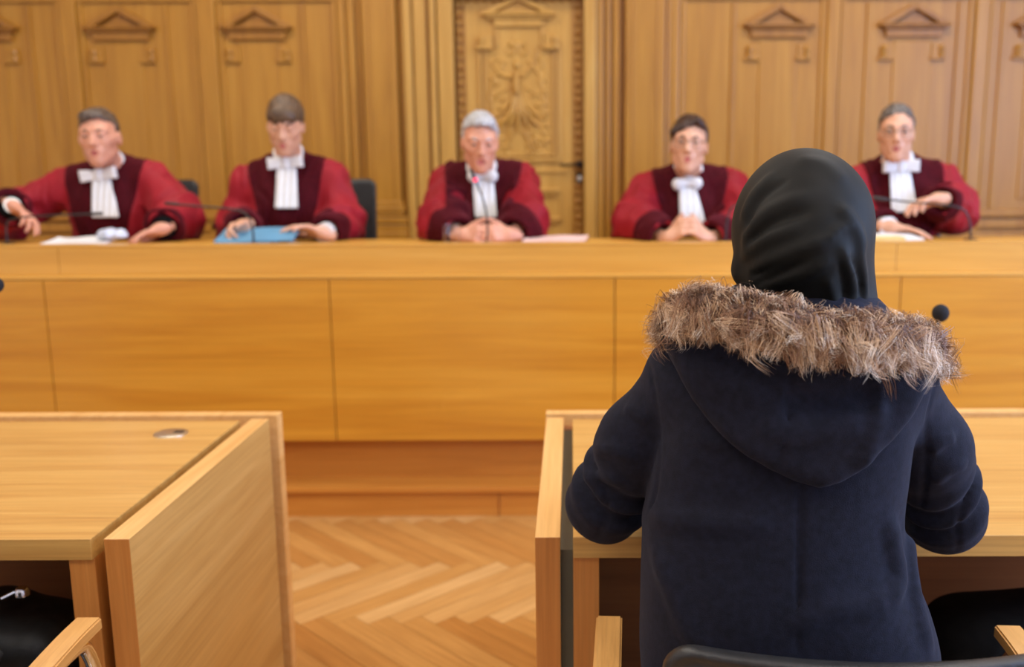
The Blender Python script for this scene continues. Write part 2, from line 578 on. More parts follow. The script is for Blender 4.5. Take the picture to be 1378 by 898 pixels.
for a, b in ((646, 650), (653, 656), (751, 755), (745, 748)):
    dbox(a, b, 64, 216, .018)
dbox(646, 755, 213, 218, .018); dbox(651, 750, 207, 210, .012)
dbox(668, 672, 36, 62, .016); dbox(729, 733, 36, 62, .016)
dbox(640, 762, 228, 233, .012); dbox(648, 752, 254, 259, .030); dbox(652, 748, 259, 264, .02)
dbox(645, 755, 293, 297, .028); dbox(650, 750, 297, 302, .018); dbox(645, 648, 264, 293, .012); dbox(752, 755, 264, 293, .012)
mb.build('door_moulding', M['door_oak'], door)

# carved relief in the middle field: a standing draped figure between leaf scrolls
mb = MB()
dp = lambda px, py, e=0.0: (wx(px), DY - e, wz(py))
mb.sphere(dp(697, 87), (.022, .02, .028), 14, 10)                                  # head
mb.tube([dp(697, 96), dp(696, 112), dp(697, 126)], [.030, .058, .050], 12, True, (1, .40))      # trunk
mb.tube([dp(690, 104), dp(676, 100), dp(668, 92), dp(663, 82)], [.018, .017, .014, .010], 10, True, (1, .7))
mb.tube([dp(704, 103), dp(715, 92), dp(722, 78), dp(724, 62)], [.018, .016, .013, .008], 10, True, (1, .7))
for k, (a, b) in enumerate(((690, 672), (694, 684), (699, 697), (703, 712), (707, 726))):   # drapery folds
    mb.tube([dp((690 + 704) / 2 + (a - 697) * .4, 124), dp(a, 145), dp((a + b) / 2, 162), dp(b, 178 - abs(k - 2) * 4)], [.020, .034, .032, .016], 10, True, (1, .5))
mb.tube([dp(688, 176), dp(684, 190), dp(680, 204)], [.02, .014, .012], 10, True, (1, .7))
mb.tube([dp(706, 176), dp(712, 192), dp(718, 205)], [.02, .014, .012], 10, True, (1, .7))


def scroll(px, py, r, turns, s, w=.009, a0=0.0):
    pts, rr = [], []
    n = 26
    for i in range(n):
        t = i / (n - 1)
        a = a0 + s * t * turns * 2 * math.pi
        q = r * (1 - .8 * t)
        pts.append((wx(px) + math.cos(a) * q, DY, wz(py) + math.sin(a) * q)); rr.append(w * (1.1 - .6 * t))
    mb.tube(pts, rr, 8)


for s in (-1, 1):
    scroll(697 + s * 10, 66, .04, 1.3, s, .010, math.pi / 2)
    scroll(697 + s * 26, 86, .045, 1.2, -s, .009, math.pi / 2 * s)
    scroll(697 + s * 34, 128, .035, 1.2, s, .007, 0)
    scroll(697 + s * 28, 196, .045, 1.3, s, .010, 0)
    scroll(697 + s * 16, 208, .032, 1.2, -s, .009, math.pi)
    mb.tube([dp(697 + s * 12, 118), dp(697 + s * 30, 128), dp(697 + s * 40, 150), dp(697 + s * 36, 172)], [.008, .007, .006, .003], 8)
    for (ex, ey, rot) in ((24, 186, .5), (34, 178, .9), (14, 196, .2), (30, 108, 1.2), (8, 58, .3)):
        mb.sphere(dp(697 + s * ex, ey), (.026, .011, .012), 10, 6, Matrix.Rotation(s * rot, 3, 'Y'))
mb.sphere(dp(697, 60), (.022, .014, .028), 12, 8)
for i in range(46):                              # leaf work filling the ground
    s = random.choice((-1, 1)); t = random.random()
    ex, ey = (random.uniform(8, 40), random.uniform(168, 209)) if i < 26 else (random.uniform(16, 40), random.uniform(96, 168))
    mb.sphere(dp(697 + s * ex, ey), (random.uniform(.018, .032), .012, random.uniform(.008, .014)), 10, 6, Matrix.Rotation(s * random.uniform(-.6, 1.4), 3, 'Y'))
for s in (-1, 1):
    mb.tube([dp(697 + s * 6, 130), dp(697 + s * 20, 150), dp(697 + s * 34, 160), dp(697 + s * 42, 150)], [.016, .020, .014, .006], 10, True, (1, .5))
    mb.tube([dp(697 + s * 14, 80), dp(697 + s * 30, 100), dp(697 + s * 37, 130), dp(697 + s * 30, 165)], [.010, .012, .011, .007], 8)
mb.build('carved_relief', M['door_oak'], door, True, auto=1.2)

# lever handle, escutcheon, lock
mb = MB()
hz, hx = wz(221), wx(780)
mb.lathe([(0, .012), (.018, .012), (.022, .006), (.022, 0)], (0, 0, 0), 20, Matrix.Translation((hx, DY - .012, hz)) @ Matrix.Rotation(math.pi / 2, 4, 'X'))
mb.tube([(hx, DY - .01, hz), (hx, DY - .055, hz)], .010, 12)
mb.tube([(hx, DY - .055, hz), (hx - .04, DY - .06, hz - .002), (hx - .085, DY - .057, hz - .006), (hx - .12, DY - .05, hz - .004)], [.010, .009, .008, .007], 12)
M['dark_metal'] = plain('dark_bronze', (0.05, 0.038, 0.028), 0.35, 0.9, 0.1)
mb.build('door_handle', M['dark_metal'], door, True)
mb = MB()
lz = wz(240)
mb.box(hx - .022, hx + .022, DY - .008, DY + .01, lz - .035, lz + .04, .004)
mb.build('lock_plate', M['dark_metal'], door)
mb = MB()
mb.lathe([(0, .006), (.012, .006), (.016, .002), (.016, 0)], (0, 0, 0), 20, Matrix.Translation((hx, DY - .014, lz)) @ Matrix.Rotation(math.pi / 2, 4, 'X'))
M['pale_knob'] = plain('pale_enamel', (0.75, 0.73, 0.66), 0.25)
mb.build('lock_cylinder', M['pale_knob'], door, True)

# ---- other walls and ceiling (out of frame, they bounce the light)
mb = MB(); mb.box(-4.7, -4.5, -3.0, 6.2, 0, 4.0); tag(mb.build('wall_left', M['white_wall']), kind='structure')
mb = MB()
mb.box(4.5, 4.7, -3.0, 6.2, 0, 0.9); mb.box(4.5, 4.7, -3.0, 6.2, 3.4, 4.0)
for y0, y1 in ((-3, -2.2), (-0.6, 0.4), (2.0, 3.0), (4.6, 6.2)):
    mb.box(4.5, 4.7, y0, y1, 0.9, 3.4)
tag(mb.build('wall_right', M['white_wall']), kind='structure')
mb = MB(); mb.box(-4.7, 4.7, -3.2, -3.0, 0, 4.0); tag(mb.build('wall_front', M['white_wall']), kind='structure')
mb = MB(); mb.box(-4.7, 4.7, -3.2, 6.2, 4.0, 4.1); tag(mb.build('ceiling', M['ceiling']), kind='structure')

# ================================================================== LIGHT


def area(name, loc, rot, sx, sy, power, col):
    l = bpy.data.lights.new(name, 'AREA'); l.shape = 'RECTANGLE'; l.size = sx; l.size_y = sy
    l.energy = power; l.color = col
    o = bpy.data.objects.new(name, l); COL.objects.link(o)
    o.location = loc; o.rotation_euler = rot
    return o


WARM = (1.0, 0.93, 0.82)
for i, (x, y) in enumerate(((-1.8, 4.2), (1.6, 4.2), (-1.8, 1.9), (1.6, 1.9), (-1.8, -0.6), (1.6, -0.6))):
    area('ceiling_lamp', (x, y, 3.9), (0, 0, 0), 1.5, 0.9, 64, WARM)
COOL = (0.40, 0.58, 1.0)
for y, e in ((-1.4, 60), (1.2, 400), (3.8, 40)):
    area('window_light', (4.55, y, 2.15), (0, -math.pi / 2 * -1, 0), 2.4, 1.6, e, COOL)
w = bpy.data.worlds.new('world'); SC.world = w; w.use_nodes = True
w.node_tree.nodes['Background'].inputs['Color'].default_value = (0.55, 0.7, 1.0, 1)
w.node_tree.nodes['Background'].inputs['Strength'].default_value = 1.0
SC.view_settings.view_transform = 'Standard'
SC.view_settings.look = 'None'
SC.view_settings.gamma = 1.0
SC.view_settings.use_curve_mapping = False
SC.view_settings.exposure = -0.62
try:
    SC.cycles.use_denoising = True
    SC.cycles.max_bounces = 8
    SC.cycles.diffuse_bounces = 4
    SC.cycles.sample_clamp_indirect = 6.0
except Exception:
    pass

# ================================================================== JUDGES' BENCH
BX0, BX1 = -3.3, 3.0
bench = empty('judges_bench', (0, 3.95, 0.124), 'long veneered judges bench with five robed people seated behind it', 'bench')
jx = [float(P(px, 480, 3.70)[0]) for px in (-311, 68, 447.5, 827, 1207, 1590)]
ed = [BX0] + jx[1:5] + [BX1]
g = .0018
for a, b in zip(ed, ed[1:]):
    mb = MB(); mb.box(a + g, b - g, 3.700, 3.722, 0.299, 0.945, .002); mb.build('face_panel', M['bench'], bench)
ux = [BX0] + [float(P(px, 350, 3.76)[0]) for px in (79, 1206)] + [BX1]
mb = MB(); mb.box(BX0, BX1, 3.698, 3.782, 0.9475, 0.958, .002); mb.build('ledge_strip', M['bench_top'], bench)
for a, b in zip(ux, ux[1:]):
    mb = MB(); mb.box(a + g * .5, b - g * .5, 3.760, 3.785, 0.958, 1.066, .001); mb.build('upper_board', M['bench_top'], bench)
mb = MB(); mb.box(BX0, BX1, 3.757, 3.830, 1.066, 1.074, .002); mb.build('cap_rail', M['bench_top'], bench)
mb = MB(); mb.box(BX0, BX1, 3.722, 3.758, 0.30, 0.945); mb.build('core', M['desk_under'], bench)
mb = MB(); mb.box(BX0, BX1, 3.78, 3.80, 0.124, 0.36); mb.build('kick_board', M['plinth'], bench)
mb = MB(); mb.box(BX0, BX1, 3.786, 4.27, 1.022, 1.052, .003); mb.build('tabletop', M['bench_top'], bench)
for x in (-3.1, -2.55, -1.65, -0.82, 0.05, 0.97, 2.1, 2.8):
    mb = MB(); mb.box(x - .02, x + .02, 3.80, 4.2, DAIS, 1.022, .002); mb.build('support', M['desk_under'], bench)

# ================================================================== FRONT DESKS
DZ = 0.736                                # height of the desks




def make_desk(label, side_x0, side_x1, top_x0, top_x1, fb_x0, fb_x1, leg_x, flip, gap=None):
    d = empty('desk', ((top_x0 + top_x1) / 2, 2.05, 0), label, 'desk')
    o = MB().box(side_x0, side_x1, 1.627, 2.435, 0, DZ, .0015).build('side_panel', M['desk_side'], d)
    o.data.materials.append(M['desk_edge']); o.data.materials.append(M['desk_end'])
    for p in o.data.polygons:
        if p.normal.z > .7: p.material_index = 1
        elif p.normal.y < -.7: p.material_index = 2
    MB().box(top_x0, top_x1, 1.632, 2.425, DZ - .042, DZ - .002, .0015).build('tabletop', M['desk'], d)
    MB().box(fb_x0, fb_x1, 2.462, 2.502, 0, DZ + .002, .0015).build('front_board', M['desk_edge'], d)
    MB().box(min(top_x0, side_x0) + .02, max(top_x1, side_x1) - .02, 2.425, 2.4625, 0.06, DZ - .03).build('batten', M['desk_under'], d)
    MB().box(leg_x, leg_x + .047, 1.64, 1.70, 0, DZ - .042, .0015).build('leg', M['desk_end'], d)
    MB().box(leg_x, leg_x + .047, 2.36, 2.42, 0, DZ - .042, .0015).build('leg', M['desk_end'], d)
    e = top_x0 + .01 if flip else top_x1 - .057
    e2 = (top_x1 - .057) if flip is True else top_x0 + .01
    MB().box(e2, e2 + .047, 1.64, 1.70, 0, DZ - .042, .0015).build('leg', M['desk_end'], d)
    MB().box(top_x0 + .03, top_x1 - .03, 2.12, 2.14, 0.12, DZ - .042).build('modesty_panel', M['desk_under'], d)
    return d


dl = make_desk('pale oak desk with a round steel cable cover, end board facing the aisle', -0.836, -0.790, -2.4, -0.862, -2.4, -0.776, -0.909, False)
dr = make_desk('pale oak desk where the person in the navy coat sits', -0.068, -0.023, 0.0, 1.75, -0.070, 1.75, 0.0, True)
o = MB().box(-0.0228, -0.0002, 1.642, 2.42, 0.0, DZ - .03).build('gap_strip', M['spacer'], dr)
# steel cable cover
gp = PZ(230, 583, DZ)
mb = MB()
mb.lathe([(0, .004), (.036, .004), (.0405, .0025), (.0405, -.002)], (gp[0], gp[1], DZ - .002), 40)
cc = mb.build('cable_cover', M['steel'], dl, True)
mb = MB(); mb.box(gp[0] + .006, gp[0] + .030, gp[1] - .004, gp[1] + .016, DZ + .0005, DZ + .0026, .0008)
mb.build('cable_slot', M['black_plastic'], cc)
# ================================================================== IMPLICIT-SURFACE MODELLING
f32 = np.float32


def V3(*a):
    return np.array(a, dtype=np.float64)


def s_sphere(p, c, r):
    return np.sqrt(((p - np.asarray(c, f32)) ** 2).sum(1)) - f32(r)


def s_ell(p, c, r):
    r = np.asarray(r, f32)
    q = (p - np.asarray(c, f32)) / r
    k0 = np.sqrt((q * q).sum(1)); k1 = np.sqrt(((q / r) ** 2).sum(1)) + 1e-9
    return k0 * (k0 - 1) / k1


def s_cone(p, a, b, ra, rb=None):
    rb = ra if rb is None else rb
    a = np.asarray(a, f32); b = np.asarray(b, f32)
    ab = b - a
    t = np.clip(((p - a) @ ab) / f32((ab @ ab) + 1e-12), 0, 1)
    d = np.sqrt(((p - a - t[:, None] * ab) ** 2).sum(1))
    return d - (f32(ra) + t * f32(rb - ra))


def s_box(p, c, h, R=None, r=0.0):
    q = p - np.asarray(c, f32)
    if R is not None: q = q @ np.asarray(R, f32)
    q = np.abs(q) - (np.asarray(h, f32) - f32(r))
    return np.sqrt((np.maximum(q, 0) ** 2).sum(1)) + np.minimum(q.max(1), 0) - f32(r)


def smin(a, b, k):
    h = np.maximum(k - np.abs(a - b), 0) / k
    return np.minimum(a, b) - h * h * f32(k * 0.25)


def smax(a, b, k):
    return -smin(-a, -b, k)


def s_chain(p, pts, rad):
    d = None
    for i in range(len(pts) - 1):
        e = s_cone(p, pts[i], pts[i + 1], rad[i], rad[i + 1])
        d = e if d is None else np.minimum(d, e)
    return d


def boxed(p, lo, hi, fn, margin=0.03):
    """evaluate fn only near its own box; elsewhere a bound"""
    lo = np.asarray(lo, f32); hi = np.asarray(hi, f32)
    q = np.maximum(np.maximum(lo - p, p - hi), 0)
    d = np.sqrt((q * q).sum(1)) + f32(margin)
    m = d < margin + 1e-6 + margin
    if m.any():
        d = d.copy(); d[m] = fn(p[m])
    return d


_LAT = np.random.default_rng(5).random((32, 32, 32)).astype(f32) * 2 - 1


def noise(p, freq):
    q = p * np.asarray(freq, f32)
    i = np.floor(q).astype(np.int32); t = q - i; t = t * t * (3 - 2 * t)
    i &= 31; j = (i + 1) & 31
    x0, y0, z0 = i[:, 0], i[:, 1], i[:, 2]; x1, y1, z1 = j[:, 0], j[:, 1], j[:, 2]
    tx, ty, tz = t[:, 0], t[:, 1], t[:, 2]
    a = _LAT[x0, y0, z0] * (1 - tx) + _LAT[x1, y0, z0] * tx
    b = _LAT[x0, y1, z0] * (1 - tx) + _LAT[x1, y1, z0] * tx
    c = _LAT[x0, y0, z1] * (1 - tx) + _LAT[x1, y0, z1] * tx
    d = _LAT[x0, y1, z1] * (1 - tx) + _LAT[x1, y1, z1] * tx
    a = a * (1 - ty) + b * ty; c = c * (1 - ty) + d * ty
    return a * (1 - tz) + c * tz


def ridge(p, pts, w, h, scale=(1, 1, 1)):
    """a soft welt of height h (negative: a groove) along a polyline, fading at its ends"""
    s = np.asarray(scale, f32)
    pts = np.asarray(pts, f32) * s
    q = p * s
    best = np.full(len(p), 1e9, f32); tt = np.zeros(len(p), f32)
    n = len(pts) - 1
    for i in range(n):
        a, b = pts[i], pts[i + 1]
        ab = b - a
        t = np.clip(((q - a) @ ab) / ((ab @ ab) + 1e-12), 0, 1)
        d = ((q - a - t[:, None] * ab) ** 2).sum(1)
        m = d < best
        best[m] = d[m]; tt[m] = (i + t[m]) / n
    fade = np.minimum(1, np.minimum(tt, 1 - tt) * 5 + 0.15)
    return f32(h) * np.exp(-best / f32(w * w)) * fade


def sdf_mesh(name, fn, lo, hi, h, c=4, relax=1):
    """narrow-band sampling + surface nets -> quad mesh"""
    lo = np.asarray(lo, np.float64); hi = np.asarray(hi, np.float64)
    nc = np.ceil((hi - lo) / (h * c)).astype(int) + 1
    H = h * c
    g = np.stack(np.meshgrid(*[np.arange(k) for k in nc], indexing='ij'), -1).reshape(-1, 3)
    cen = (lo + (g + 0.5) * H).astype(f32)
    d = fn(cen)
    act = np.abs(d) < H * 0.87 + h * 3.0
    n = nc * c
    big = np.where(d < 0, f32(-1), f32(1)).reshape(nc)
    V = np.repeat(np.repeat(np.repeat(big, c, 0), c, 1), c, 2)
    ga = g[act]
    off = np.stack(np.meshgrid(*[np.arange(c)] * 3, indexing='ij'), -1).reshape(-1, 3)
    CH = 9000
    for s in range(0, len(ga), CH):
        idx = (ga[s:s + CH, None, :] * c + off[None]).reshape(-1, 3)
        pts = (lo + idx * h).astype(f32)
        V[idx[:, 0], idx[:, 1], idx[:, 2]] = fn(pts)
    ins = V < 0
    cnt = np.zeros(tuple(n - 1), np.int8)
    for a in (0, 1):
        for b in (0, 1):
            for e in (0, 1):
                cnt += ins[a:n[0] - 1 + a, b:n[1] - 1 + b, e:n[2] - 1 + e]
    cells = np.argwhere((cnt > 0) & (cnt < 8))
    lut = np.full(tuple(n - 1), -1, np.int32)
    lut[cells[:, 0], cells[:, 1], cells[:, 2]] = np.arange(len(cells))
    corner = {}
    for a in (0, 1):
        for b in (0, 1):
            for e in (0, 1):
                corner[(a, b, e)] = np.clip(V[cells[:, 0] + a, cells[:, 1] + b, cells[:, 2] + e], -2 * h, 2 * h)
    acc = np.zeros((len(cells), 3)); num = np.zeros(len(cells))
    for k in corner:
        for ax in range(3):
            if k[ax] == 0:
                k2 = tuple(1 if i == ax else k[i] for i in range(3))
                v0, v1 = corner[k], corner[k2]
                m = (v0 < 0) != (v1 < 0)
                t = np.where(m, v0 / np.where(m, v0 - v1, 1), 0)
                for i in range(3):
                    acc[:, i] += np.where(m, t if i == ax else k[i], 0)
                num += m
    verts = lo + (cells + acc / num[:, None]) * h
    quads = []
    for ax in range(3):
        sl0 = [slice(0, -1)] * 3; sl1 = [slice(0, -1)] * 3
        sl0[ax] = slice(0, -1); sl1[ax] = slice(1, None)
        a = ins[tuple(sl0)]; b = ins[tuple(sl1)]
        e = np.argwhere(a != b)
        u, w = [(1, 2), (2, 0), (0, 1)][ax]
        e = e[(e[:, u] > 0) & (e[:, w] > 0)]
        flip = a[e[:, 0], e[:, 1], e[:, 2]]

        def L(du, dw):
            q = e.copy(); q[:, u] -= du; q[:, w] -= dw
            return lut[q[:, 0], q[:, 1], q[:, 2]]
        q = np.stack([L(1, 1), L(0, 1), L(0, 0), L(1, 0)], 1)
        ok = (q >= 0).all(1)
        q = q[ok]; fl = flip[ok]
        q[~fl] = q[~fl][:, ::-1]
        quads.append(q)
    quads = np.concatenate(quads)
    for _ in range(relax):                       # light Laplacian polish
        s = np.zeros_like(verts); k = np.zeros(len(verts))
        for i in range(4):
            a, b = quads[:, i], quads[:, (i + 1) % 4]
            np.add.at(s, a, verts[b]); np.add.at(k, a, 1)
            np.add.at(s, b, verts[a]); np.add.at(k, b, 1)
        k[k == 0] = 1
        verts = verts * 0.5 + 0.5 * s / k[:, None]
    return mesh_np(name, verts, quads)


def keep_big(me, minv=60):
    return me


def rot(yaw=0, pitch=0, roll=0):
    return np.array((Matrix.Rotation(yaw, 3, 'Z') @ Matrix.Rotation(pitch, 3, 'X') @ Matrix.Rotation(roll, 3, 'Y')))


# ------------------------------------------------------------------ head (local: face towards -y, z up, origin between the ears)
def head_sdf(q, k):
    """k: dict of small differences from person to person"""
    w = k.get('w', 1.0); jaw = k.get('jaw', 1.0)
    ax = np.abs(q[:, 0:1]); m = np.concatenate([ax, q[:, 1:]], 1)      # mirrored
    d = s_ell(q, (0, .014, .034), (.073 * w, .094, .086))
    d = smin(d, s_ell(q, (0, -.030, -.030), (.060 * w, .062, .088)), .04)
    d = smin(d, s_cone(m, (.046 * jaw, -.004, -.066), (.012, -.066, -.106), .020, .017), .035)
    d = smin(d, s_sphere(q, (0, -.074, -.106), .017), .03)
    d = smin(d, s_cone(m, (.038 * w, -.062, -.022), (.058 * w, -.03, -.012), .015, .013), .03)    # cheek bones
    d = smin(d, s_cone(m, (.012, -.088, .026), (.046 * w, -.070, .024), .010, .010), .02)      # brow
    d = smax(d, -s_ell(m, (.031, -.099, .004), (.019, .016, .013)), .016)              # sockets
    d = smin(d, s_cone(q, (0, -.088, .014), (0, -.112, -.030), .0085, .0125), .018)      # nose
    d = smin(d, s_sphere(m, (.011, -.102, -.034), .0085), .010)
    d = smax(d, -s_sphere(m, (.0065, -.110, -.0445), .0035), .004)
    d = smin(d, s_ell(q, (0, -.082, -.066), (.030, .014, .022)), .02)               # muzzle
    d = smin(d, s_cone(m, (0, -.0955, -.0635), (.027, -.080, -.0675), .0052, .003), .006)
    d = smin(d, s_cone(m, (0, -.0945, -.0755), (.024, -.080, -.0715), .0062, .003), .006)
    mo = k.get('mouth', 0.0)
    d = smax(d, -s_ell(q, (0, -.098, -.0695 - mo * .3), (.026 - mo * .5, .014, .0018 + mo)), .003)
    e = s_ell(m, (.076 * w, .012, -.012), (.008, .021, .031))                         # ears
    e = smax(e, -s_ell(m, (.086 * w, .006, -.008), (.008, .011, .018)), .006)
    d = smin(d, e, .010)
    # lids
    lid = s_sphere(m, (.031, -.0800, .004), .0150)
    gap = np.abs(q[:, 2] - f32(.0025 - k.get('lid', 0.0) * .004)) - f32(.0055 * (1 - k.get('lid', 0.0)))
    lid = smax(lid, -np.maximum(gap, q[:, 1] + f32(.0875)), .002)
    d = smin(d, lid, .006)
    return d


def hand_segments(wrist, d, nrm, side, curl=(.3, .35, .4, .45), thumb=.6, spread=.10, s=1.0, bend=None):
    """wrist; finger direction d; palm normal nrm (out of the palm); side=+1 thumb lies on d x nrm side"""
    d = np.asarray(d, float); d = d / np.linalg.norm(d)
    nrm = np.asarray(nrm, float); nrm = nrm - d * (nrm @ d); nrm /= np.linalg.norm(nrm)
    lat = np.cross(d, nrm) * side                       # towards the thumb
    w = np.asarray(wrist, float)
    segs = []
    segs.append((w - d * .03 * s, w + d * .012 * s, .026 * s, .027 * s))
    palm = []
    offs = (.030, .010, -.010, -.029)
    lens = ((.043, .026, .021), (.047, .030, .022), (.043, .028, .021), (.034, .021, .018))
    kn = []
    for i, o in enumerate(offs):
        base = w + d * (.088 - .006 * abs(i - 1)) * s + lat * o * s
        palm.append((w + d * .015 * s + lat * o * .62 * s, base, .0145 * s, .0105 * s))
        kn.append(base)
    fingers = []
    for i in range(4):
        a = kn[i]; pts = [a]
        ang = 0.0
        dd = d + lat * spread * (1.5 - i) * .6
        dd /= np.linalg.norm(dd)
        cu = curl[i]
        for j, L in enumerate(lens[i]):
            ang += cu * (0.9, 1.15, .8)[j]
            v = dd * math.cos(ang) + nrm * math.sin(ang)
            a = a + v * L * s; pts.append(a)
        fingers.append((pts, (.0098 * s, .0090 * s, .0080 * s, .0066 * s)))
    b = w + d * .022 * s + lat * .024 * s + nrm * .008 * s
    td = d * .75 + lat * .75 * (1 - thumb * .5) + nrm * thumb * .6
    td /= np.linalg.norm(td)
    t1 = b + td * .040 * s
    td2 = td * .8 + d * .45 - lat * .15 * thumb; td2 /= np.linalg.norm(td2)
    t2 = t1 + td2 * .030 * s
    td3 = td2 * .9 + d * .3 - lat * .2 * thumb; td3 /= np.linalg.norm(td3)
    t3 = t2 + td3 * .024 * s
    th = ([b, t1, t2, t3], (.015 * s, .0115 * s, .0100 * s, .0078 * s))
    return dict(wrist=segs, palm=palm, fingers=fingers, thumb=th)


def hand_sdf(p, H):
    d = None
    for a, b, ra, rb in H['palm']:
        e = s_cone(p, a, b, ra, rb); d = e if d is None else smin(d, e, .016)
    for a, b, ra, rb in H['wrist']:
        d = smin(d, s_cone(p, a, b, ra, rb), .02)
    d = smin(d, s_chain(p, *H['thumb']), .010)
    f = None
    for pts, r in H['fingers']:
        e = s_chain(p, pts, r); f = e if f is None else np.minimum(f, e)
    return smin(d, f, .006)


def hand_box(H):
    pts = [x for s in H['palm'] + H['wrist'] for x in s[:2]] + list(H['thumb'][0]) + [x for f in H['fingers'] for x in f[0]]
    pts = np.array(pts)
    return pts.min(0) - .03, pts.max(0) + .03


def body_mesh(name, J, h=.004, hands=True):
    """one continuous body: J holds the joints (world)"""
    R = np.asarray(J['R']); hc = np.asarray(J['head']); hs = J.get('hs', 1.0)
    kid = J.get('face', {})
    N = np.asarray(J['neck'])
    HL, HR = J['hand_l'], J['hand_r']

    def head(p):
        q = ((p - hc.astype(f32)) @ R.astype(f32)) / f32(hs)
        return head_sdf(q, kid) * f32(hs)
    jaw_back = hc + R @ (V3(0, .022, -.075) * hs)
    chest = np.asarray(J['chest']); pel = np.asarray(J['pelvis'])

    def fn(p):
        d = s_cone(p, jaw_back, N, .052 * hs, .058)
        d = smin(d, boxed(p, hc - .17, hc + .17, head), .022)
        d = smin(d, s_ell(p, chest, (.155, .11, .21)), .06)
        d = smin(d, s_cone(p, chest, pel, .115, .13), .06)
        for s in ('l', 'r'):
            S, E, W = (np.asarray(J[k + s]) for k in ('sh_', 'el_', 'wr_'))
            d = smin(d, s_cone(p, N, S, .045, .048), .05)
            d = smin(d, s_cone(p, S, E, .048, .038), .03)
            d = smin(d, s_cone(p, E, W, .038, .027), .02)
            hip, kn, an, to = (np.asarray(J[k + s]) for k in ('hip_', 'kn_', 'an_', 'toe_'))
            d = smin(d, s_cone(p, hip, kn, .075, .055), .04)
            d = smin(d, s_cone(p, kn, an, .052, .038), .03)
            d = smin(d, s_cone(p, an, to, .038, .030), .03)
        hd = None
        for Hh in (HL, HR):
            lo, hi = hand_box(Hh)
            e = boxed(p, lo, hi, lambda x: hand_sdf(x, Hh))
            hd = e if hd is None else np.minimum(hd, e)
        d = smin(d, hd, .008)
        if 'table' in J: d = smax(d, -s_box(p, *J['table']), .003)
        return d
    allp = [hc - .16, hc + .16] + [np.asarray(J[k + s]) for s in 'lr' for k in ('sh_', 'el_', 'wr_', 'hip_', 'kn_', 'an_', 'toe_')]
    for Hh in (HL, HR): allp += list(hand_box(Hh))
    allp = np.array(allp)
    return sdf_mesh(name, fn, allp.min(0) - .10, allp.max(0) + .10, h)


def skin_slots(me, J, lips=True):
    """slot 1 on the lips"""
    R = np.asarray(J['R']); hc = np.asarray(J['head']); hs = J.get('hs', 1.0)
    n = len(me.polygons)
    c = np.empty(n * 3, f32); me.polygons.foreach_get('center', c); c = c.reshape(-1, 3)
    q = ((c - hc) @ R) / hs
    m = np.concatenate([np.abs(q[:, 0:1]), q[:, 1:]], 1).astype(f32)
    up = s_cone(m, (0, -.0965, -.0635), (.027, -.081, -.0680), .0060, .0025)
    lo = s_cone(m, (0, -.0955, -.0765), (.024, -.081, -.0715), .0070, .0025)
    lip = (np.minimum(up, lo) < .0012) & (q[:, 1] < -.08)
    idx = np.where(lip, 1, 0).astype(np.int32)
    return idx
# ================================================================== PEOPLE: materials


def skin_mat(name, a, b):
    m, nt, nd, ln, bs = new_mat(name)
    tc = nd.new('ShaderNodeTexCoord')
    n1 = nd.new('ShaderNodeTexNoise'); n1.inputs['Scale'].default_value = 22; n1.inputs['Detail'].default_value = 3
    ln.new(tc.outputs['Object'], n1.inputs['Vector'])
    rp = ramp(nd, [(0.35, a), (0.65, b)])
    ln.new(n1.outputs['Fac'], rp.inputs['Fac']); ln.new(rp.outputs[0], bs.inputs['Base Color'])
    bs.inputs['Roughness'].default_value = 0.45
    bs.inputs['Subsurface Weight'].default_value = 0.12
    bs.inputs['Subsurface Radius'].default_value = (0.010, 0.004, 0.002)
    return m


M['skin'] = skin_mat('skin', srgb(212, 156, 124), srgb(224, 172, 140))
M['skin_ruddy'] = skin_mat('skin_ruddy', srgb(210, 146, 116), srgb(224, 162, 132))
M['lips'] = plain('lips', srgb(196, 104, 96), 0.4)
M['robe'] = plain('crimson_silk', srgb(152, 26, 38), 0.62, 0, 0.10, 12, 0.15, 0.12, (1, .5, .5), spec=0.25, bscale=300)
M['robe_deep'] = plain('crimson_silk_darker', srgb(142, 14, 27), 0.62, 0, 0.10, 12, 0.15, 0.10, (1, .4, .45), spec=0.25, bscale=300)  # darker, more saturated copy of the robe material, used on two robes
M['velvet'] = plain('dark_red_velvet', srgb(70, 6, 16), 0.85, 0, 0.25, 60, 0.2, 0.3, (.75, .12, .18), spec=0.15, bscale=900, sheen_rough=0.35)
M['white_cloth'] = plain('white_cloth', (0.82, 0.82, 0.80), 0.75, 0, 0.03, 40, 0.1)
M['eye_white'] = plain('eye_white', (0.42, 0.40, 0.38), 0.2, 0, 0.02)
M['iris'] = plain('iris', (0.10, 0.09, 0.08), 0.15, 0, 0.2)
M['pupil'] = plain('pupil', (0.01, 0.01, 0.01), 0.1)
M['lens'] = glass_mat('spectacle_lens')
M['lens'].node_tree.nodes['Principled BSDF'].inputs['IOR'].default_value = 1.02
M['thin_frame'] = plain('spectacle_frame', (0.10, 0.085, 0.07), 0.3, 0.7)


